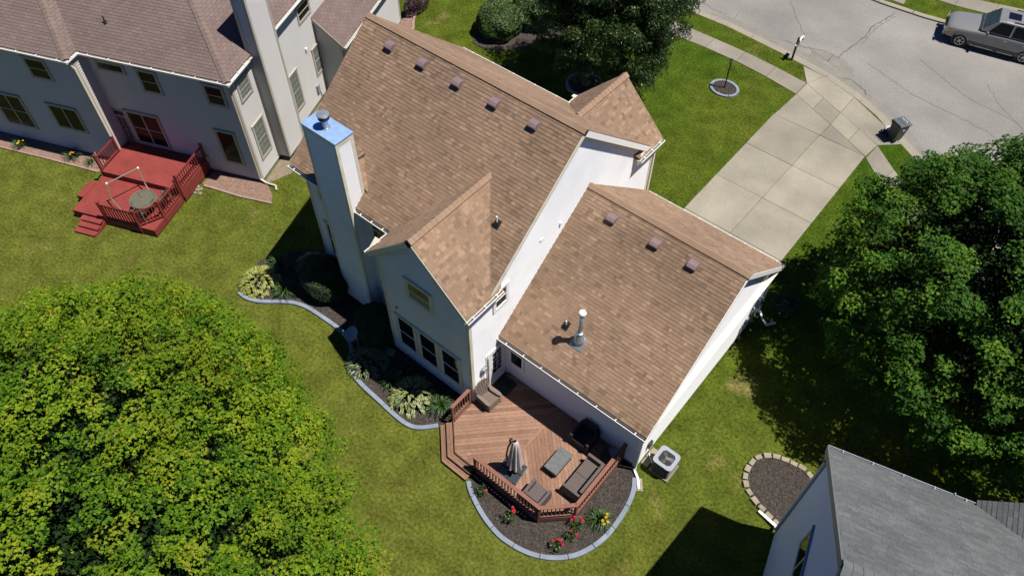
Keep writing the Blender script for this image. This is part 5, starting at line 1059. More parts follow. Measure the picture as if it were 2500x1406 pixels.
# its chimney
cb = MB(); cb.box(.0, .6, 1.68, 3.15, .3, 9.4, fr=F1); nc = cb.build('chimney', M['siding2'], N)
for fr_, qq in ((Fr(F1.p(.6, 0, 0), F1.V, Z), (1.68, 3.15)), (Fr(F1.p(0, 1.68, 0), F1.U, Z), (0, .6)), (Fr(F1.p(0, 3.15, 0), -F1.U, Z), (-.6, 0))):
    mb = MB(); z = .3
    while z < 9.3:
        mb.add([fr_.p(qq[0], z, .027), fr_.p(qq[1], z, .027), fr_.p(qq[1], z+.115, .003), fr_.p(qq[0], z+.115, .003), fr_.p(qq[0], z, 0), fr_.p(qq[1], z, 0)], [(0, 1, 2, 3), (0, 4, 5, 1)]); z += .115
    mb.build('siding', M['siding2'], nc, kind='stuff')
for u, v in ((.6, 1.68), (.6, 3.15), (.02, 1.68)):
    mb = MB(); su = 1 if u > .3 else -1; sv = -1 if v < 2 else 1; a, b = sorted((u+su*.034, u-su*.1)); c, d = sorted((v+sv*.034, v-sv*.1)); mb.box(a, b, c, d, .3, 9.3, fr=F1); mb.build('corner_board', M['trim2'], nc)
mb = MB(); mb.box(-.05, .66, 1.62, 3.2, 9.3, 9.4, fr=F1); mb.build('chimney_cap', M['galv'], nc)
x, y, z = q(-5.9, .8, 0); zz_ = 5.97+.75*(.8+.32)
mb = MB(); mb.lathe([(.09, 0), (.05, .1)], (x, y, zz_), 12); mb.tube([(x, y, zz_+.05), (x, y, zz_+.32)], .03, 8); mb.build('vent_pipe', M['bronze'], nr)
# beds of the neighbour
ng1 = [tuple(F1.p(u, v)[:2]) for u, v in ((-17, -1.75), (-13.4, -1.62), (-10.7, -1.62), (-7.7, -1.68), (-7.05, -1.6), (-7.05, -.7), (-17, -.7))]
mulch(ccw(ng1), M['mulch_red'], M['chip_red'], 'reddish mulch strip along back of taupe house', 60)
e = empty('bed_edging', F1.p(-11, -1.65), 0, 'thin pinkish edging along back bed of taupe house left of red deck', 'edging'); strip_pieces(e, 'edging_block', [tuple(F1.p(u, v)[:2]) for u, v in ((-17, -1.8), (-13.4, -1.68), (-10.7, -1.68), (-7.7, -1.74))], .09, -.02, .07, .9, M['edgebrick'])
ng2 = [tuple(F1.p(u, v)[:2]) for u, v in ((-2.6, -1.0), (-.5, -1.12), (1.0, -1.1), (.9, -.75), (.3, -.1), (0, .05), (-2.6, .05))]
mulch(ccw(ng2), M['mulch_red'], M['chip_red'], 'reddish mulch patch at back corner of taupe house', 160)
e = empty('bed_edging', F1.p(-.5, -1.1), 0, 'pink edging bricks round mulch at back corner of taupe house', 'edging'); strip_pieces(e, 'edging_brick', [tuple(F1.p(u, v)[:2]) for u, v in ((-2.5, -1.05), (-.5, -1.18), (1.05, -1.14))], .1, -.02, .07, .42, M['edgebrick'], jit=.006)
ng3 = [tuple(F1.p(u, v)[:2]) for u, v in ((1.32, 13.0), (2.1, 12.6), (2.3, 13.3), (1.8, 14.4), (1.7, 17), (1.0, 17), (1.32, 14))]
mulch(ccw(ng3), M['mulch_red'], M['chip_red'], 'pink mulch by front corner of taupe house', 120)
e = empty('bed_edging', F1.p(2.1, 13.4), 0, 'pink brick edging by front corner of taupe house', 'edging'); strip_pieces(e, 'edging_brick', smooth_line([tuple(F1.p(u, v)[:2]) for u, v in ((1.4, 12.8), (2.15, 12.55), (2.35, 13.3), (1.85, 14.4), (1.75, 17))]), .13, -.02, .08, .4, M['edgebrick'])
o = sheet('bare_ground', ccw([tuple(F1.p(u, v)[:2]) for u, v in ((.05, .0), (.35, .1), (1.0, .9), (1.2, 2.2), (.9, 3.6), (.6, 6.5), (.05, 6.8))]), .012, mat('bare_soil', (.2, .16, .11), .95, .35, 5, fine=.3, fscale=30), .02); tag(o, 'strip of bare sandy soil along side wall of taupe house', 'soil'); o['kind'] = 'stuff'
# ---- red painted deck
RD = empty('red_deck', F1.p(-5, -2, 0), 0, 'red painted two-level deck behind taupe house', 'deck')
def planks(u0, u1, v0, v1, z, w=.14):
    n = max(1, round((v1-v0)/w)); w = (v1-v0)/n
    for i in range(n): mb = MB(); mb.box(u0, u1, v0+w*i+.003, v0+w*(i+1)-.003, z-.035, z+random.uniform(-.001, .001), fr=F1); mb.build('deck_board', M['red'], RD)
planks(-6.95, -2.7, -2.2, -.03, .74)
planks(-6.98, -2.78, -4.48, -2.23, .44); planks(-7.35, -7.0, -3.65, -2.65, .44)
for a in ((-6.95, -2.7, -2.2, -2.175, .4, .704), (-2.72, -2.7, -2.2, -.03, .1, .704), (-6.98, -2.78, -4.48, -4.455, .08, .404), (-2.8, -2.775, -4.48, -2.23, .08, .404), (-6.98, -6.955, -4.48, -3.66, .08, .404), (-7.35, -7.325, -3.65, -2.65, .2, .404), (-7.35, -7.0, -3.65, -3.63, .2, .404)):
    mb = MB(); mb.box(*a, fr=F1); mb.build('skirt_board', M['red'], RD)
mb = MB(); mb.box(-6.8, -2.9, -4.3, -.1, .05, .39, fr=F1); mb.build('deck_frame', M['deckskirt'], RD)
for k, z in enumerate((.33, .22, .11)):
    mb = MB(); mb.box(-6.45, -5.4, -4.5-.27*(k+1), -4.5-.27*k-.004, z-.04, z, fr=F1); mb.build('tread', M['red'], RD); mb = MB(); mb.box(-6.4, -5.45, -4.5-.27*(k+1)+.02, -4.5-.27*(k+1)+.04, 0, z-.041, fr=F1); mb.build('riser', M['redrail'], RD)
mb = MB(); mb.prism([(-4.48, 0), (-4.48, .28), (-4.52-.8, .02), (-5.32, 0)], -.02, .02, fr=Fr(F1.p(-5.38, 0, 0), F1.V, Z)); mb.build('stringer', M['redrail'], RD)
def nrail(pts, z0, z1): railing(RD, [tuple(F1.p(*p)[:2]) for p in pts], z0, z1, M['redrail'], capw=.07, post=.1, bal=.145, cap=False, balw=.04, maxp=2.6)
def nrail2(pts, z0, z1):
    nrail(pts, z0, z1)
    for p in pts: mb = MB(); f = Fr(F1.p(p[0], p[1], 0), F1.U, F1.V); mb.box(-.055, .055, -.055, .055, z1-.036, z1+.1, fr=f); mb.build('post_cap', M['redrail'], RD)
nrail2([(-6.9, -.83), (-6.9, -2.15)], .74, 1.6); nrail2([(-2.74, -.05), (-2.74, -2.2)], .74, 1.6)
nrail2([(-5.25, -4.44), (-3.5, -4.44), (-2.82, -3.65), (-2.82, -2.27)], .44, 1.36)
_n = M['tableglass'].node_tree; _n.nodes['Principled BSDF'].inputs['Alpha'].default_value = .22
SW = empty('garden_table', F1.p(-3.6, -3.35, .44), 0, 'round glass garden table inside corner of red deck', 'table')
c = F1.p(-3.75, -3.45, 0); mb = MB(); mb.lathe([(.56, 0), (.56, .012)], (c.x, c.y, 1.12), 32); mb.build('glass_top', M['tableglass'], SW)
mb = MB(); mb.lathe([(.57, -.012), (.585, 0), (.57, .016), (.555, .0)], (c.x, c.y, 1.12), 32); mb.build('rim', M['metalgreen'], SW)
for k in range(5):
    a = 2*math.pi*k/5+.3; mb = MB(); mb.tube([(c.x, c.y, 1.1), (c.x+.5*math.cos(a), c.y+.5*math.sin(a), 1.1), (c.x+.42*math.cos(a), c.y+.42*math.sin(a), .46)], .014, 6); mb.build('leg', M['galv'], SW)
FRM = empty('awning_frame', F1.p(-5, -3, .44), 0, 'tall bare green metal frame standing on red deck', 'frame')
A_, B2 = F1.p(-6.0, -3.0, 1.1), F1.p(-5.15, -1.95, 1.1)
A_ = Vector(F1.p(-5.3, -3.5, 1.65)); B2 = Vector(F1.p(-4.55, -2.25, 1.65)); a2 = Vector(F1.p(-4.75, -3.9, .44)); b2 = Vector(F1.p(-3.7, -2.95, .44))
mb = MB(); mb.tube([A_, B2], .028, 8); mb.build('top_bar', M['metalgreen'], FRM)
mb = MB(); mb.tube([A_, Vector(F1.p(-5.2, -3.75, 1.0)), a2], .028, 8); mb.build('leg', M['metalgreen'], FRM); mb = MB(); mb.tube([B2, Vector(F1.p(-4.3, -2.5, 1.0)), b2], .028, 8); mb.build('leg', M['metalgreen'], FRM)
for p in (A_, B2): mb = MB(); mb.lathe([(.04, -.04), (.045, .03), (.03, .05)], tuple(p), 10); mb.build('joint_cap', M['wtrim'], FRM)
def metal_chair(u, v, rz, lbl, m):
    e = empty('garden_chair', (0, 0, 0), 0, lbl, 'chair', None)
    for i in range(5): mb = MB(); mb.box(-.2+.082*i, -.2+.082*i+.07, -.22, .22, .42, .44); mb.build('seat_slat', m, e)
    for i in range(5): mb = MB(); mb.box(-.24, -.22, -.2+.085*i, -.2+.085*i+.06, .44, .9); mb.build('back_slat', m, e)
    for s in (-1, 1):
        mb = MB(); mb.tube([(-.23, s*.24, 0), (-.23, s*.24, .92)], .015, 6); mb.build('leg', M['galv'], e); mb = MB(); mb.tube([(.22, s*.24, 0), (.22, s*.24, .62), (-.22, s*.24, .66)], .015, 6); mb.build('leg', M['galv'], e)
    p = F1.p(u, v, .44); place(e, p, rz)
metal_chair(-3.15, -2.95, R(205), 'dark green slatted garden chair between glass table and red railing', mat('dark_green_slats', (.03, .06, .04), .5, .2, 5))
metal_chair(-3.55, -4.05, R(120), 'dark garden chair in front corner of red deck below glass table', mat('dark_slats', (.06, .04, .03), .5, .2, 5))
mb = MB()
RK = [(-2.96, -1.29), (-2.75, -1.2), (-2.62, -1.4), (-2.62, -1.6), (-2.39, -1.56), (-2.85, -1.55), (-2.5, -1.3)]
for i, (u, v) in enumerate(RK):
    p = F1.p(u, v, .0); r = .1+.03*random.random(); lb = ['pale rock nearest red deck corner', 'rounded pale rock behind the small rock pile', 'grey rock in middle of rock pile by red deck', 'flat pale rock at lawn side of rock pile', 'outermost pale rock beside the mulch edging', 'small tan rock at foot of red deck skirt', 'small grey rock against pink edging bricks'][i]
    blob(p.x, p.y, .0, r, M['stone'], 'rock', lb, 'rock', 40+i, .5)
mb = MB(); mb.tube([F1.p(-7.6, -1.5, 0), F1.p(-7.6, -1.5, 1.1)], .015, 6); t_ = mb.build('pole', M['wtrim'], None); tag(t_, 'thin white garden stake beside left railing of red deck', 'stake')
# ================================================================== NEIGHBOUR HOUSE, BOTTOM RIGHT
F2 = rotfr(20.56, 2.12, 0, 14); q2 = F2.p
G = empty('grey_roof_house', (24, -2, 0), 0, 'blue-white house with weathered grey roof at lower right corner', 'house')
rg = Roofing(G, {'shingle': M['shingle_grey'], 'deck': M['roof_deck'], 'ridge': mat('grey_ridge', (.115, .126, .126), .95, .25, 3, fine=.15)}, .125, [.15, .2, .25, .3], thick=.009)
SL = .82; vr = -4.95; zr = 5.85+SL*(.33-vr)
g_r, _ = rg.plane([q2(-.15, .25, 5.92), q2(14, .25, 5.92), q2(14, vr, zr), q2(-.15, vr, zr)], F2.U, seed=31)
g_b, _ = rg.plane([q2(-.15, -10.2, 5.92), q2(14, -10.2, 5.92), q2(14, vr, zr), q2(-.15, vr, zr)], F2.U, seed=32)
g_w, _ = rg.plane([q2(3.75, .4, 5.92), q2(3.75, .4-.0, 5.93), q2(9.0, .4, 5.92+SL*5.25), q2(9.0, -4.85, 5.92+SL*5.25)], F2.V, seed=33) if False else rg.plane([q2(3.8, .45, 5.9), q2(9.05, .45, 5.9+SL*5.25), q2(9.05, -4.9, 5.9+SL*5.25), q2(3.8, .15, 5.9)], F2.V, seed=33)
rg.finish(300); rg.caps(g_r, q2(-.17, vr, zr+.015), q2(14, vr, zr+.015), w=.19, drop=.62)
h1 = Fr(q2(0, 0, 0), -F2.V, Z, -F2.U)
wall(G, 'w', h1, [(0.0, .1), (9.9, .1), (9.9, 5.95), (4.95, zr-.15), (0, 5.95)], M['siding3'], exposure=.12)
h2 = Fr(q2(0, 0, 0), F2.U, Z, F2.V); wall(G, 'w', h2, [(0, .1), (14, .1), (14, 5.9), (0, 5.9)], M['siding3'])
mb = MB(); mb.box(.02, 13.9, -9.8, -.02, -.1, .12, fr=F2); mb.build('foundation', M['brick'], G)
mb = MB(); mb.bar(q2(-.17, .25, 5.82), q2(-.17, vr, zr-.1), .035, .2); mb.bar(q2(-.17, -10.15, 5.82), q2(-.17, vr, zr-.1), .035, .2); mb.build('rake_board', M['trim3'], G)
mb = MB(); mb.box(-.15, 0, -.1, .26, 5.68, 5.72, fr=F2); mb.prism([(.3, 5.7), (-.1, 5.7), (-.1, 6.05)], -.15, -.02, fr=Fr(F2.O, F2.V, Z, F2.U)); mb.build('eave_return', M['trim3'], G)
mb = MB(); mb.box(-.03, .1, -.1, .03, .1, 5.9, fr=F2); mb.build('corner_board', M['trim3'], G)
gutter(G, q2(-.16, .25, 5.88), q2(3.95, .25, 5.88), tuple(F2.V), M['acwhite'], strap=.9)
window(G, h1, 2.3, 3.85, 4.85, 5.95, mat('blue_casing', (.2, .27, .36), .5, .1), case=.06, cols=2, style='fixed', sash_m=M['trim2'])
mb = MB(); p = q2(3.2, .32, 5.9); mb.tube([p, p+Vector((0, 0, .12))], .02, 6); mb.build('cable_mast', M['galv'], G)
downspout(G, [q2(-.05, .2, 5.8), q2(-.06, .04, 5.5), q2(-.06, .04, .25), (20.45, 2.3, .14), (20.07, 2.38, .1), (19.74, 2.44, .09)], w=.1)
# ================================================================== PLANTS
def leaf_mesh(kind, seed, L, Wd, mats, segs=5, droop=.5, edge=.3, fold=.18, rise=.3):
    """arching leaf along +x; centre strip mats[0], margins mats[1]"""
    rnd = random.Random(seed); vs = []; 
    for i in range(segs+1):
        t = i/segs; x = L*t; z = L*(rise*math.sin(math.pi*min(1, t*1.15)*.6)-droop*t*t)
        if kind == 'hosta': w = Wd*(math.sin(math.pi*min(1, (t*.92+.06)))**.75)*(1-.25*t) if t < 1 else 0.001
        else: w = Wd*(1-t**2.5)+.0015
        for s in (-1, -(1-edge), 0, 1-edge, 1): vs.append((x+rnd.uniform(-.003, .003), w*s, z+abs(s)*w*fold+rnd.uniform(-.002, .002)))
    mb = MB(); fs = []
    for i in range(segs):
        for j in range(4):
            a = i*5+j; mb.f.append((a, a+5, a+6, a+1)); mb.m.append(1 if j in (0, 3) and len(mats) > 1 else 0); mb.t.append(rnd.random())
    mb.v = vs; return mb.mesh(kind+'_leaf', mats, True)
def rosette(name, lbl, cat, loc, meshes, n, r, layers, sc=1., seed=0, leafname='leaf', flat=.0, group=None, hmax=.35):
    """plant whose leaves are separate objects: outer leaves lie low, inner ones stand"""
    rnd = random.Random(seed); e = empty(name, loc, 0, lbl, cat, group)
    for i in range(n):
        t = (i+.5)/n; ang = i*2.399+rnd.uniform(-.25, .25); ring = math.sqrt(t); rr = r*ring*.78; el = (1-ring)*1.0+flat+rnd.uniform(-.12, .12)
        o = bpy.data.objects.new(leafname, meshes[i % len(meshes)]); COL.objects.link(o); o.parent = e
        s = sc*rnd.uniform(.85, 1.1)
        o.matrix_basis = Matrix.Translation((rr*math.cos(ang), rr*math.sin(ang), hmax*(1-ring**2)+.06)) @ Matrix.Rotation(ang, 4, 'Z') @ Matrix.Rotation(-el+.15, 4, 'Y') @ Matrix.Rotation(rnd.uniform(-.25, .25), 4, 'X') @ Matrix.Scale(s, 4)
    return e
HG, HC, HY, HLm = M['hosta_green'], M['hosta_cream'], M['hosta_yellow'], M['hosta_lime']
hA = [leaf_mesh('hosta', s, .2, .062, [HLm, HY], edge=.38, droop=.55) for s in range(4)]
hB = [leaf_mesh('hosta', s+9, .22, .062, [HG, HC], edge=.2, droop=.6) for s in range(4)]
hC = [leaf_mesh('hosta', s+19, .22, .062, [HLm, HC], edge=.26, droop=.6) for s in range(4)]
rosette('hosta', 'bright yellow-green hosta at far left end of the back bed', 'hosta', (-1.33, -2.1, .04), hA, 170, .98, 3, 1.05, 1, hmax=.42)
rosette('hosta', 'white-edged dark green hosta next to the satellite dish', 'hosta', (5.02, -1.98, .04), hB, 130, .92, 3, 1.05, 2, hmax=.4)
rosette('hosta', 'large white-edged hosta in bed corner by the deck steps', 'hosta', (7.4, -1.95, .04), hB[:2]+hC, 150, 1.0, 3, 1.05, 3, hmax=.42)
rosette('hosta', 'white-edged hosta in deep shade beside the round evergreen', 'hosta', (-.3, -.1, .04), hB, 80, .8, 3, 1.0, 4, hmax=.38)
dlm = [leaf_mesh('strap', s+30, .55, .014, [mat('strap_leaf_%s' % 'abc'[s], ((.04, .1, .012), (.05, .12, .02), (.03, .08, .015))[s], .5, .3, 9, trans=.2)], segs=6, droop=.62, rise=.75, fold=.4) for s in range(3)]
def daylily(loc, lbl, n=90, sc=1., seed=0, flowers=0, fm=None):
    rnd = random.Random(seed); e = empty('daylily', loc, 0, lbl, 'daylily', None); k = max(1, n//5)
    for i in range(k):
        mb = MB()
    for i in range(n):
        ang = i*2.399+rnd.uniform(-.2, .2); el = rnd.uniform(-.15, .75); o = bpy.data.objects.new('leaf', dlm[i % 3]); COL.objects.link(o); o.parent = e; s = sc*rnd.uniform(.75, 1.15)
        o.matrix_basis = Matrix.Translation((.07*math.cos(ang), .07*math.sin(ang), .02)) @ Matrix.Rotation(ang, 4, 'Z') @ Matrix.Rotation(-el, 4, 'Y') @ Matrix.Rotation(rnd.uniform(-.4, .4), 4, 'X') @ Matrix.Scale(s, 4)
    for i in range(flowers):
        a = rnd.uniform(-.6, 1.2); r = rnd.uniform(.15, .38)*sc; x, y, z = r*math.cos(a), r*math.sin(a), .5*sc; mb = MB()
        for p in range(6):
            b = p*math.pi/3; mb.add([(x, y, z), (x+.038*math.cos(b-.35), y+.038*math.sin(b-.35), z+.03), (x+.062*math.cos(b), y+.062*math.sin(b), z+.02), (x+.038*math.cos(b+.35), y+.038*math.sin(b+.35), z+.03)], [(0, 1, 2, 3)])
        o = mb.build('bloom', fm, None); o.parent = e; mb = MB(); mb.tube([(0, 0, 0), (x, y, z)], .005, 4); o = mb.build('stem', M['hosta_green'], None); o.parent = e
    return e
daylily((8.6, -1.6, .04), 'leafy green daylily clump against short left deck railing', 95, 1.0, 1)
daylily((6.45, -2.0, .04), 'half shaded daylily between the two white-edged hostas', 70, .95, 2)
daylily((-.1, -1.75, .04), 'green daylily clump right of the bright yellow hosta', 90, 1.05, 3)
daylily((-1.35, -.95, .04), 'green daylily clump behind the bright yellow hosta', 80, 1.05, 4)
daylily((15.72, -1.35, .04), 'daylily with yellow blooms at right end of the deck bed', 100, .92, 5, 5, M['yellow'])
for (u, v, lb, fm, sd, s) in ((-12.35, -1.35, 'yellow blooming daylily at far left of taupe house bed', M['yellow'], 6, .8), (-9.5, -1.25, 'orange budded daylily in middle of taupe house bed', M['orange'], 7, .85), (-8.4, -1.35, 'small green daylily next to left railing of red deck', M['orange'], 8, .6)):
    p = F1.p(u, v, .04); daylily(p, lb, 60, s, sd, 0 if sd == 8 else 5, fm)
def leafball(name, lbl, cat, loc, rx, ry, rz, n, size, m, seed, bumps=.1, core=None, group=None, bottom=-.5):
    r = np.random.default_rng(seed); e = empty(name, loc, 0, lbl, cat, group)
    d = r.normal(size=(n, 3)); d /= np.linalg.norm(d, axis=1)[:, None]; d[:, 2] = np.where(d[:, 2] < bottom, -d[:, 2], d[:, 2])
    k = 1+bumps*(np.sin(d[:, 0]*5+seed)*np.cos(d[:, 1]*6)+.6*np.sin(d[:, 2]*9+d[:, 0]*7))-np.abs(r.normal(0, .05, n))
    P = d*k[:, None]*np.array([rx, ry, rz])+np.array(loc)+np.array([0, 0, rz*.75])
    leaf_cloud('leaves', P, d, size, m, e, r, up=.45)
    mb = MB(); c = Vector(loc)
    for i in range(7): a = i*.9; mb.tube([c, c+Vector((rx*.35*math.cos(a), ry*.35*math.sin(a), rz*.8)), c+Vector((rx*.7*math.cos(a), ry*.7*math.sin(a), rz*1.2))], [.03, .02, .008], 5)
    mb.build('stems', M['bark'], e)
    mb = MB(); mb.lathe([(.05, -.4*rz), (rx*.7, -.3*rz), (rx*.86, .1*rz), (rx*.8, .45*rz), (rx*.5, .78*rz), (.05, .88*rz)], (loc[0], loc[1], loc[2]+rz*.75), 18); o = mb.build('dark_core', mat('inner_foliage', (.012, .022, .008), .9, .5, 12, bump=1, bscale=30), e)  # closed dark core fills the inside behind the leaves
    return e
def leaf_cloud(name, P, nd, size, m, parent, r, up=.6, outw=.5, shape='maple', tone=None, rand=.55):
    n = len(P); nr = nd*outw+np.array([0, 0, up])+r.normal(size=(n, 3))*rand; nr /= np.linalg.norm(nr, axis=1)[:, None]
    t = r.normal(size=(n, 3))+nd*.8-np.array([0, 0, .5]); t -= nr*np.sum(t*nr, axis=1)[:, None]; t /= np.linalg.norm(t, axis=1)[:, None]; b = np.cross(nr, t)
    s = size*r.uniform(.65, 1.25, n)
    if shape == 'maple': sh = [(-.5, 0, 0), (-.12, .5, .1), (.05, .2, .0), (.6, 0, -.08), (.05, -.2, 0), (-.12, -.5, .1)]; F = np.array([[0, 3, 2, 1], [0, 5, 4, 3]])
    else: sh = [(-.5, 0, 0), (0, .17, .05), (.6, 0, -.12), (0, -.17, .05)]; F = np.array([[0, 3, 2, 1]])
    if shape == 'simple': sh = [(-.5, 0, 0), (0, .32, .06), (.5, 0, -.05), (0, -.32, .06)]
    V = np.zeros((n, len(sh), 3))
    for i, (a, c, h) in enumerate(sh): V[:, i] = P+(t*a+b*c+nr*h)*s[:, None]
    F = (F[None]+(np.arange(n)*len(sh))[:, None, None]).reshape(-1, 4)
    if tone is None: tone = r.uniform(0, 1, n)
    tone = np.repeat(tone, len(F)//n)
    return raw_mesh(name, V.reshape(-1, 3), F, tone, m, parent)
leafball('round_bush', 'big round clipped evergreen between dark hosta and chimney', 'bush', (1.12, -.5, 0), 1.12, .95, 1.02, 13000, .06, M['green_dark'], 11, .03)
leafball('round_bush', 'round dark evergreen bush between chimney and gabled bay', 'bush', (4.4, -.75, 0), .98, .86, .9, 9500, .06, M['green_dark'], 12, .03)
leafball('front_bush', 'bright green round bush on front lawn behind main roof', 'bush', (-5.1, 18.0, 0), 1.25, 1.25, 1.05, 14000, .09, M['green_shrub'], 13, .07)
leafball('front_bush', 'wider green bush right of the round front bush', 'bush', (-4.2, 20.2, 0), 1.35, 1.35, 1.1, 14000, .09, M['green_shrub'], 14, .08)
p = F1.p(1.85, 15.1, 0); leafball('purple_bush', 'dark purple barberry bush by front corner of taupe house', 'bush', (p.x, p.y, 0), .4, .95, .7, 5000, .06, M['purple'], 15, .08)
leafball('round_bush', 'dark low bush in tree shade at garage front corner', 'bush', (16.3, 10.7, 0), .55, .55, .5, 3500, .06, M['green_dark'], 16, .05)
def rose(loc, lbl, h, seed, blooms, n=260):
    r = np.random.default_rng(seed); rnd = random.Random(seed); e = empty('rose_bush', loc, 0, lbl, 'rose bush', None); P = []; c = Vector(loc)
    mb = MB(); tips = []
    for i in range(7):
        a = i*.95+rnd.random(); tip = c+Vector((h*.45*math.cos(a), h*.45*math.sin(a), h*rnd.uniform(.75, 1.05))); mid = c.lerp(tip, .5)+Vector((0, 0, h*.12)); mb.tube([c, mid, tip], [.008, .006, .004], 5); tips.append(tip)
        for k in range(n//7): t = rnd.uniform(.3, 1); q_ = c.lerp(tip, t); P.append((q_.x+rnd.gauss(0, .05), q_.y+rnd.gauss(0, .05), q_.z+rnd.gauss(0, .04)))
    mb.build('stems', M['hosta_green'], e); P = np.array(P); nd = r.normal(size=(len(P), 3)); nd /= np.linalg.norm(nd, axis=1)[:, None]
    leaf_cloud('leaves', P, nd, .07, M['green'], e, r, shape='simple')
    for i in range(blooms):
        tpt = tips[i % 7]+Vector((rnd.gauss(0, .04), rnd.gauss(0, .04), .02)); mb = MB()
        for L_i, (rr, k) in enumerate(((.046, 6), (.032, 5), (.018, 4))):
            for j in range(k): b = 2*math.pi*j/k+L_i*.5; z = .012*L_i; mb.add([tuple(tpt+Vector((0, 0, z))), tuple(tpt+Vector((rr*math.cos(b-.6), rr*math.sin(b-.6), z+.02))), tuple(tpt+Vector((rr*1.15*math.cos(b), rr*1.15*math.sin(b), z+.03))), tuple(tpt+Vector((rr*math.cos(b+.6), rr*math.sin(b+.6), z+.02)))], [(0, 1, 2, 3)])
        mb.build('bloom', M['rose'], e)
rose((11.95, -3.2, .04), 'small rose bush with single red bloom by the deck steps', .4, 51, 1, 200)
rose((13.3, -3.25, .04), 'rose bush with two red blooms under left deck rail', .5, 52, 3)
rose((15.25, -2.05, .04), 'red rose bush at angled corner of the deck', .5, 53, 4)
rose((15.3, -2.45, .04), 'low straggly red rose just outside deck corner', .35, 55, 2, 140)
rose((15.15, -3.0, .04), 'red rose bush standing alone near lower right of deck bed', .42, 54, 4)
# ================================================================== TREES
def tree(name, lbl, loc, c, rad, nclump, clump_r, nleaf, size, m, seed, shape='maple', up=.7, core=.72, trunk_r=.2, squash=.5, lobes=.12, lowcut=-.35, droop=.0, fill=.2, inner=.84):
    r = np.random.default_rng(seed); e = empty(name, loc, 0, lbl, 'tree'); c = np.array(c, float); rad = np.array(rad, float)
    cl = []; tries = 0; W = np.full((nclump, 3), 1e6)
    while len(cl) < nclump and tries < nclump*60:
        tries += 1; d = r.normal(size=3); d /= np.linalg.norm(d)
        if d[2] < lowcut: continue
        k = 1+lobes*(np.sin(d[0]*4.1+seed)*np.cos(d[1]*3.7-seed)+np.sin(d[2]*5+d[1]*4)*.7)
        depth = r.uniform(0, 1)
        f = k*(1-(1-core)*depth**1.5) if r.random() > fill else k*r.uniform(.45, .8)
        p = d*f
        if np.min(((W[:len(cl)+1]-p*rad)**2).sum(1)) > (clump_r*.62)**2: W[len(cl)] = p*rad; cl.append((p, d, r.uniform(.6, 1.25), r.uniform(0, 1)))
    per = nleaf//len(cl); Ps = []; Ns = []; Ts = []
    for p, d, s, tn in cl:
        k = int(per*s**1.7); u = r.normal(size=(k, 3)); u /= np.linalg.norm(u, axis=1)[:, None]; u[:, 2] = np.where(u[:, 2] < -.2, -u[:, 2]*.8, u[:, 2])
        rr = clump_r*s*np.where(r.random(k) < .8, r.uniform(.8, 1, k), r.uniform(.3, .8, k)); lob = 1+.3*np.sin(np.arctan2(u[:, 1], u[:, 0])*3+tn*9)
        q_ = np.stack([u[:, 0]*rr*lob, u[:, 1]*rr*lob, u[:, 2]*rr*squash-droop*(rr*lob)**2], 1)
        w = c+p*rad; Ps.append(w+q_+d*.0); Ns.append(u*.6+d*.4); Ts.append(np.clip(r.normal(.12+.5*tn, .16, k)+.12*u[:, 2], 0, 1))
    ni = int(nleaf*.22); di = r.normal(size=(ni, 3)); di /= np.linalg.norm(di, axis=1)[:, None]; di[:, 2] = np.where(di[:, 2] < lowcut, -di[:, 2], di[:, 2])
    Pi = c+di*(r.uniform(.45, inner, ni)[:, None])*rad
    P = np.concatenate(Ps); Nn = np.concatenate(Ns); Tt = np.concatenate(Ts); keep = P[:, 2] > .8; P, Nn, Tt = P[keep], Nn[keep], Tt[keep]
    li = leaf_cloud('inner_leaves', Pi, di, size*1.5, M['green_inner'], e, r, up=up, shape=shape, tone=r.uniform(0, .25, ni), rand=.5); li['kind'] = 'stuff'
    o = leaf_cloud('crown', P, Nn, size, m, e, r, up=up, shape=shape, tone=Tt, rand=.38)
    o['kind'] = 'stuff'
    # trunk and limbs
    t = MB(); L = Vector(loc); top = Vector(c)+Vector((0, 0, rad[2]*.35)); pts = [L+Vector((0, 0, -.1)), L+Vector((0, 0, .4)), L.lerp(top, .35), L.lerp(top, .7), top]
    t.tube(pts, [trunk_r*1.3, trunk_r, trunk_r*.85, trunk_r*.55, trunk_r*.15], 10); t.build('trunk', M['bark'], e, smooth=True)
    b = MB(); order = sorted(cl, key=lambda x: -x[2])
    for i, (p, d, s, tn) in enumerate(order[:min(90, len(order))]):
        tip = Vector(c+p*rad*.97); tt = min(.9, max(.15, (tip.z-L.z)/(top.z-L.z+.01)*.62)); st_ = L.lerp(top, tt); mid = st_.lerp(tip, .5)+Vector((0, 0, (tip-st_).length*.1))
        b.tube([st_, mid, tip], [trunk_r*.32, trunk_r*.18, trunk_r*.05], 5)
    b.build('limbs', M['bark'], e, smooth=True, kind='stuff')
    return e
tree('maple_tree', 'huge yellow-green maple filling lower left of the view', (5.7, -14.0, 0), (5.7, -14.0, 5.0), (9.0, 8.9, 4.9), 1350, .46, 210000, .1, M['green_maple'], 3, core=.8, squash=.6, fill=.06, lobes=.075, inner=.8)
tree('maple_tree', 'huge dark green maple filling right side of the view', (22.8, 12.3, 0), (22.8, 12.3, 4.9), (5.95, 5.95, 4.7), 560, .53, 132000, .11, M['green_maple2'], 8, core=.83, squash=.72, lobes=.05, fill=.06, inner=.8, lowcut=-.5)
tree('front_yard_tree', 'dark narrow-leaved tree on front lawn behind the main roof', (1.35, 17.35, 0), (2.1, 18.1, 4.8), (3.6, 3.6, 4.1), 330, .52, 128000, .12, M['green_pear'], 12, shape='narrow', up=.15, core=.8, squash=.85, lobes=.1, droop=.12, trunk_r=.14, fill=.08, inner=.82, lowcut=-.8)
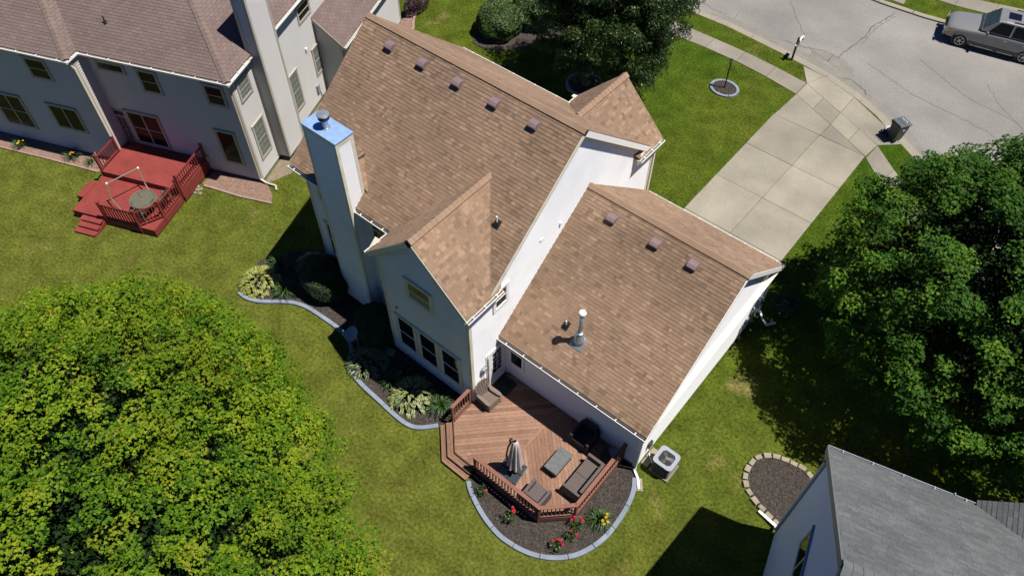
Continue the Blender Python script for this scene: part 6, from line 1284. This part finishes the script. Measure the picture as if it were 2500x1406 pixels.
# ================================================================== GRASS
def grass():
    r = np.random.default_rng(77); quad = [(-34, -9), (-30, 5), (-6, 24), (14, 44), (24, 42), (30, 26), (31, -3), (16, -14), (0, -18)]
    n = 900000
    # density falls with distance from the camera
    px = r.uniform(-34, 31, n*2); py = r.uniform(-18, 44, n*2)
    dist = np.sqrt((px-CAM['x'])**2+(py-CAM['y'])**2+26**2); k = (r.uniform(0, 1, n*2) < np.clip((27/dist)**1.5, .18, 1)) & inside(px, py, quad); px, py = px[k], py[k]
    st_poly = CURB_IN+FAR_IN[::-1]
    ex = [st_poly, [(9.5, -.74), (10.3, -2.72), (14.1, -2.7), (15.0, -1.8), (15, 1), (9.5, 1)], BED1+P1[len(BED1):], P2, SB, rp, rp3, STN+[(21.2, 2.3), (21.3, 4.4)], ng1, ng2, ng3,
          [(.45, .35), (9.49, .35), (9.49, 10.02), (.45, 9.3)], [(9.49, 1.07), (15.54, 1.07), (15.54, 9.7), (9.49, 9.7)], [(15.55, 1.3), (16.74, 1.3), (16.74, 2.1), (15.55, 2.15)],
          [tuple(F1.p(u, v)[:2]) for u, v in ((-17, -.75), (-7, -.75), (-7, 0), (0, 0), (0, 7), (1.3, 7), (1.3, 14), (-17, 14))], [tuple(F1.p(u, v)[:2]) for u, v in ((-7.3, -3.6), (-6.95, -4.45), (-2.8, -4.45), (-2.7, 0), (-6.9, 0))],
          [tuple(F1.p(u, v)[:2]) for u, v in ((-6.45, -5.3), (-5.4, -5.3), (-5.4, -4.4), (-6.45, -4.4))], [tuple(F2.p(u, v)[:2]) for u, v in ((0, 0), (14, 0), (14, -10), (0, -10))],
          [(10.12, 9.7), (15.03, 9.7), (15.03, 21.6), (15.17, 22.78), (16.03, 23.6), (9.45, 26.2), (10.29, 24.95), (10.25, 23.8)], wi+wo[::-1],
          [(15.1, 21.55), (16.15, 20.56), (17.6, 19.3), (20, 17.6), (23, 16.0), (30, 13.6), (30.3, 14.8), (23.5, 17.2), (20.6, 18.7), (18.2, 20.3), (16.65, 21.5), (15.17, 22.76)],
          [(-20, 37.3), (4, 37), (12.5, 37.0), (15.05, 37.3), (17.1, 38.3), (22, 39.3), (30, 40.4), (30, 41.7), (22, 40.5), (16.9, 39.4), (14.6, 38.55), (12.4, 38.15), (4, 38.3), (-20, 38.6)], [(6.2, 35.2), (11.3, 35.2), (11.0, 36.95), (6.2, 36.95)],
          [tuple(F1.p(u, v)[:2]) for u, v in ((.05, .0), (.3, .2), (.85, .9), (1.0, 2.2), (.8, 3.6), (.5, 6.5), (.05, 6.8))]]
    for p_ in ex: k = ~inside(px, py, p_); px, py = px[k], py[k]
    # thin patches
    f = np.sin(px*.9+np.sin(py*.7)*2)*np.sin(py*1.1+np.sin(px*.5)*2); k = r.uniform(0, 1, len(px)) < .8+.2*f; px, py = px[k], py[k]
    n = len(px); a = r.uniform(0, 2*np.pi, n); h = r.uniform(.025, .062, n); ln = r.uniform(.015, .06, n); w = r.uniform(.006, .012, n)*np.clip(dist_scale(px, py), 1, 2.2); la = r.uniform(0, 2*np.pi, n)
    V = np.zeros((n, 3, 3)); V[:, 0] = np.stack([px-np.cos(a)*w, py-np.sin(a)*w, np.zeros(n)-.002], 1); V[:, 1] = np.stack([px+np.cos(a)*w, py+np.sin(a)*w, np.zeros(n)-.002], 1)
    V[:, 2] = np.stack([px+np.cos(la)*ln, py+np.sin(la)*ln, h], 1)
    o = raw_mesh('grass', V.reshape(-1, 3), np.arange(n*3).reshape(-1, 3), r.uniform(0, 1, n), M['grass'], None, 'stuff'); o['label'] = 'short mown green lawn grass around the houses'; print('grass blades', n)
def dist_scale(px, py): return np.sqrt((px-CAM['x'])**2+(py-CAM['y'])**2+26**2)/29
grass()
GROUPS = {'hosta': 'hostas along the back bed', 'daylily': 'daylily clumps in the beds', 'rose_bush': 'red rose bushes round the deck', 'rock': 'rocks piled by the red deck', 'round_bush': 'round evergreen bushes', 'front_bush': 'round bushes on front lawn',
          'wicker_chair': 'wicker armchairs on the wooden deck', 'flower_pot': 'pots by the garage wall', 'bed_edging': 'edgings round the planting beds', 'maple_tree': 'big maples at the edges of the view', 'splash_block': 'splash blocks under downspouts', 'rubbish_bag': 'bags beside the bin', 'garden_chair': 'garden chairs on the red deck'}
for o in list(COL.objects):
    k = o.name.split('.')[0]
    if o.parent is None and k in GROUPS: o['group'] = GROUPS[k]
print('objects', len(bpy.data.objects), 'tris', sum(sum(len(p.vertices)-2 for p in o.data.polygons) if len(o.data.polygons) < 5000 else len(o.data.polygons)*2 for o in bpy.data.objects if o.type == 'MESH'))
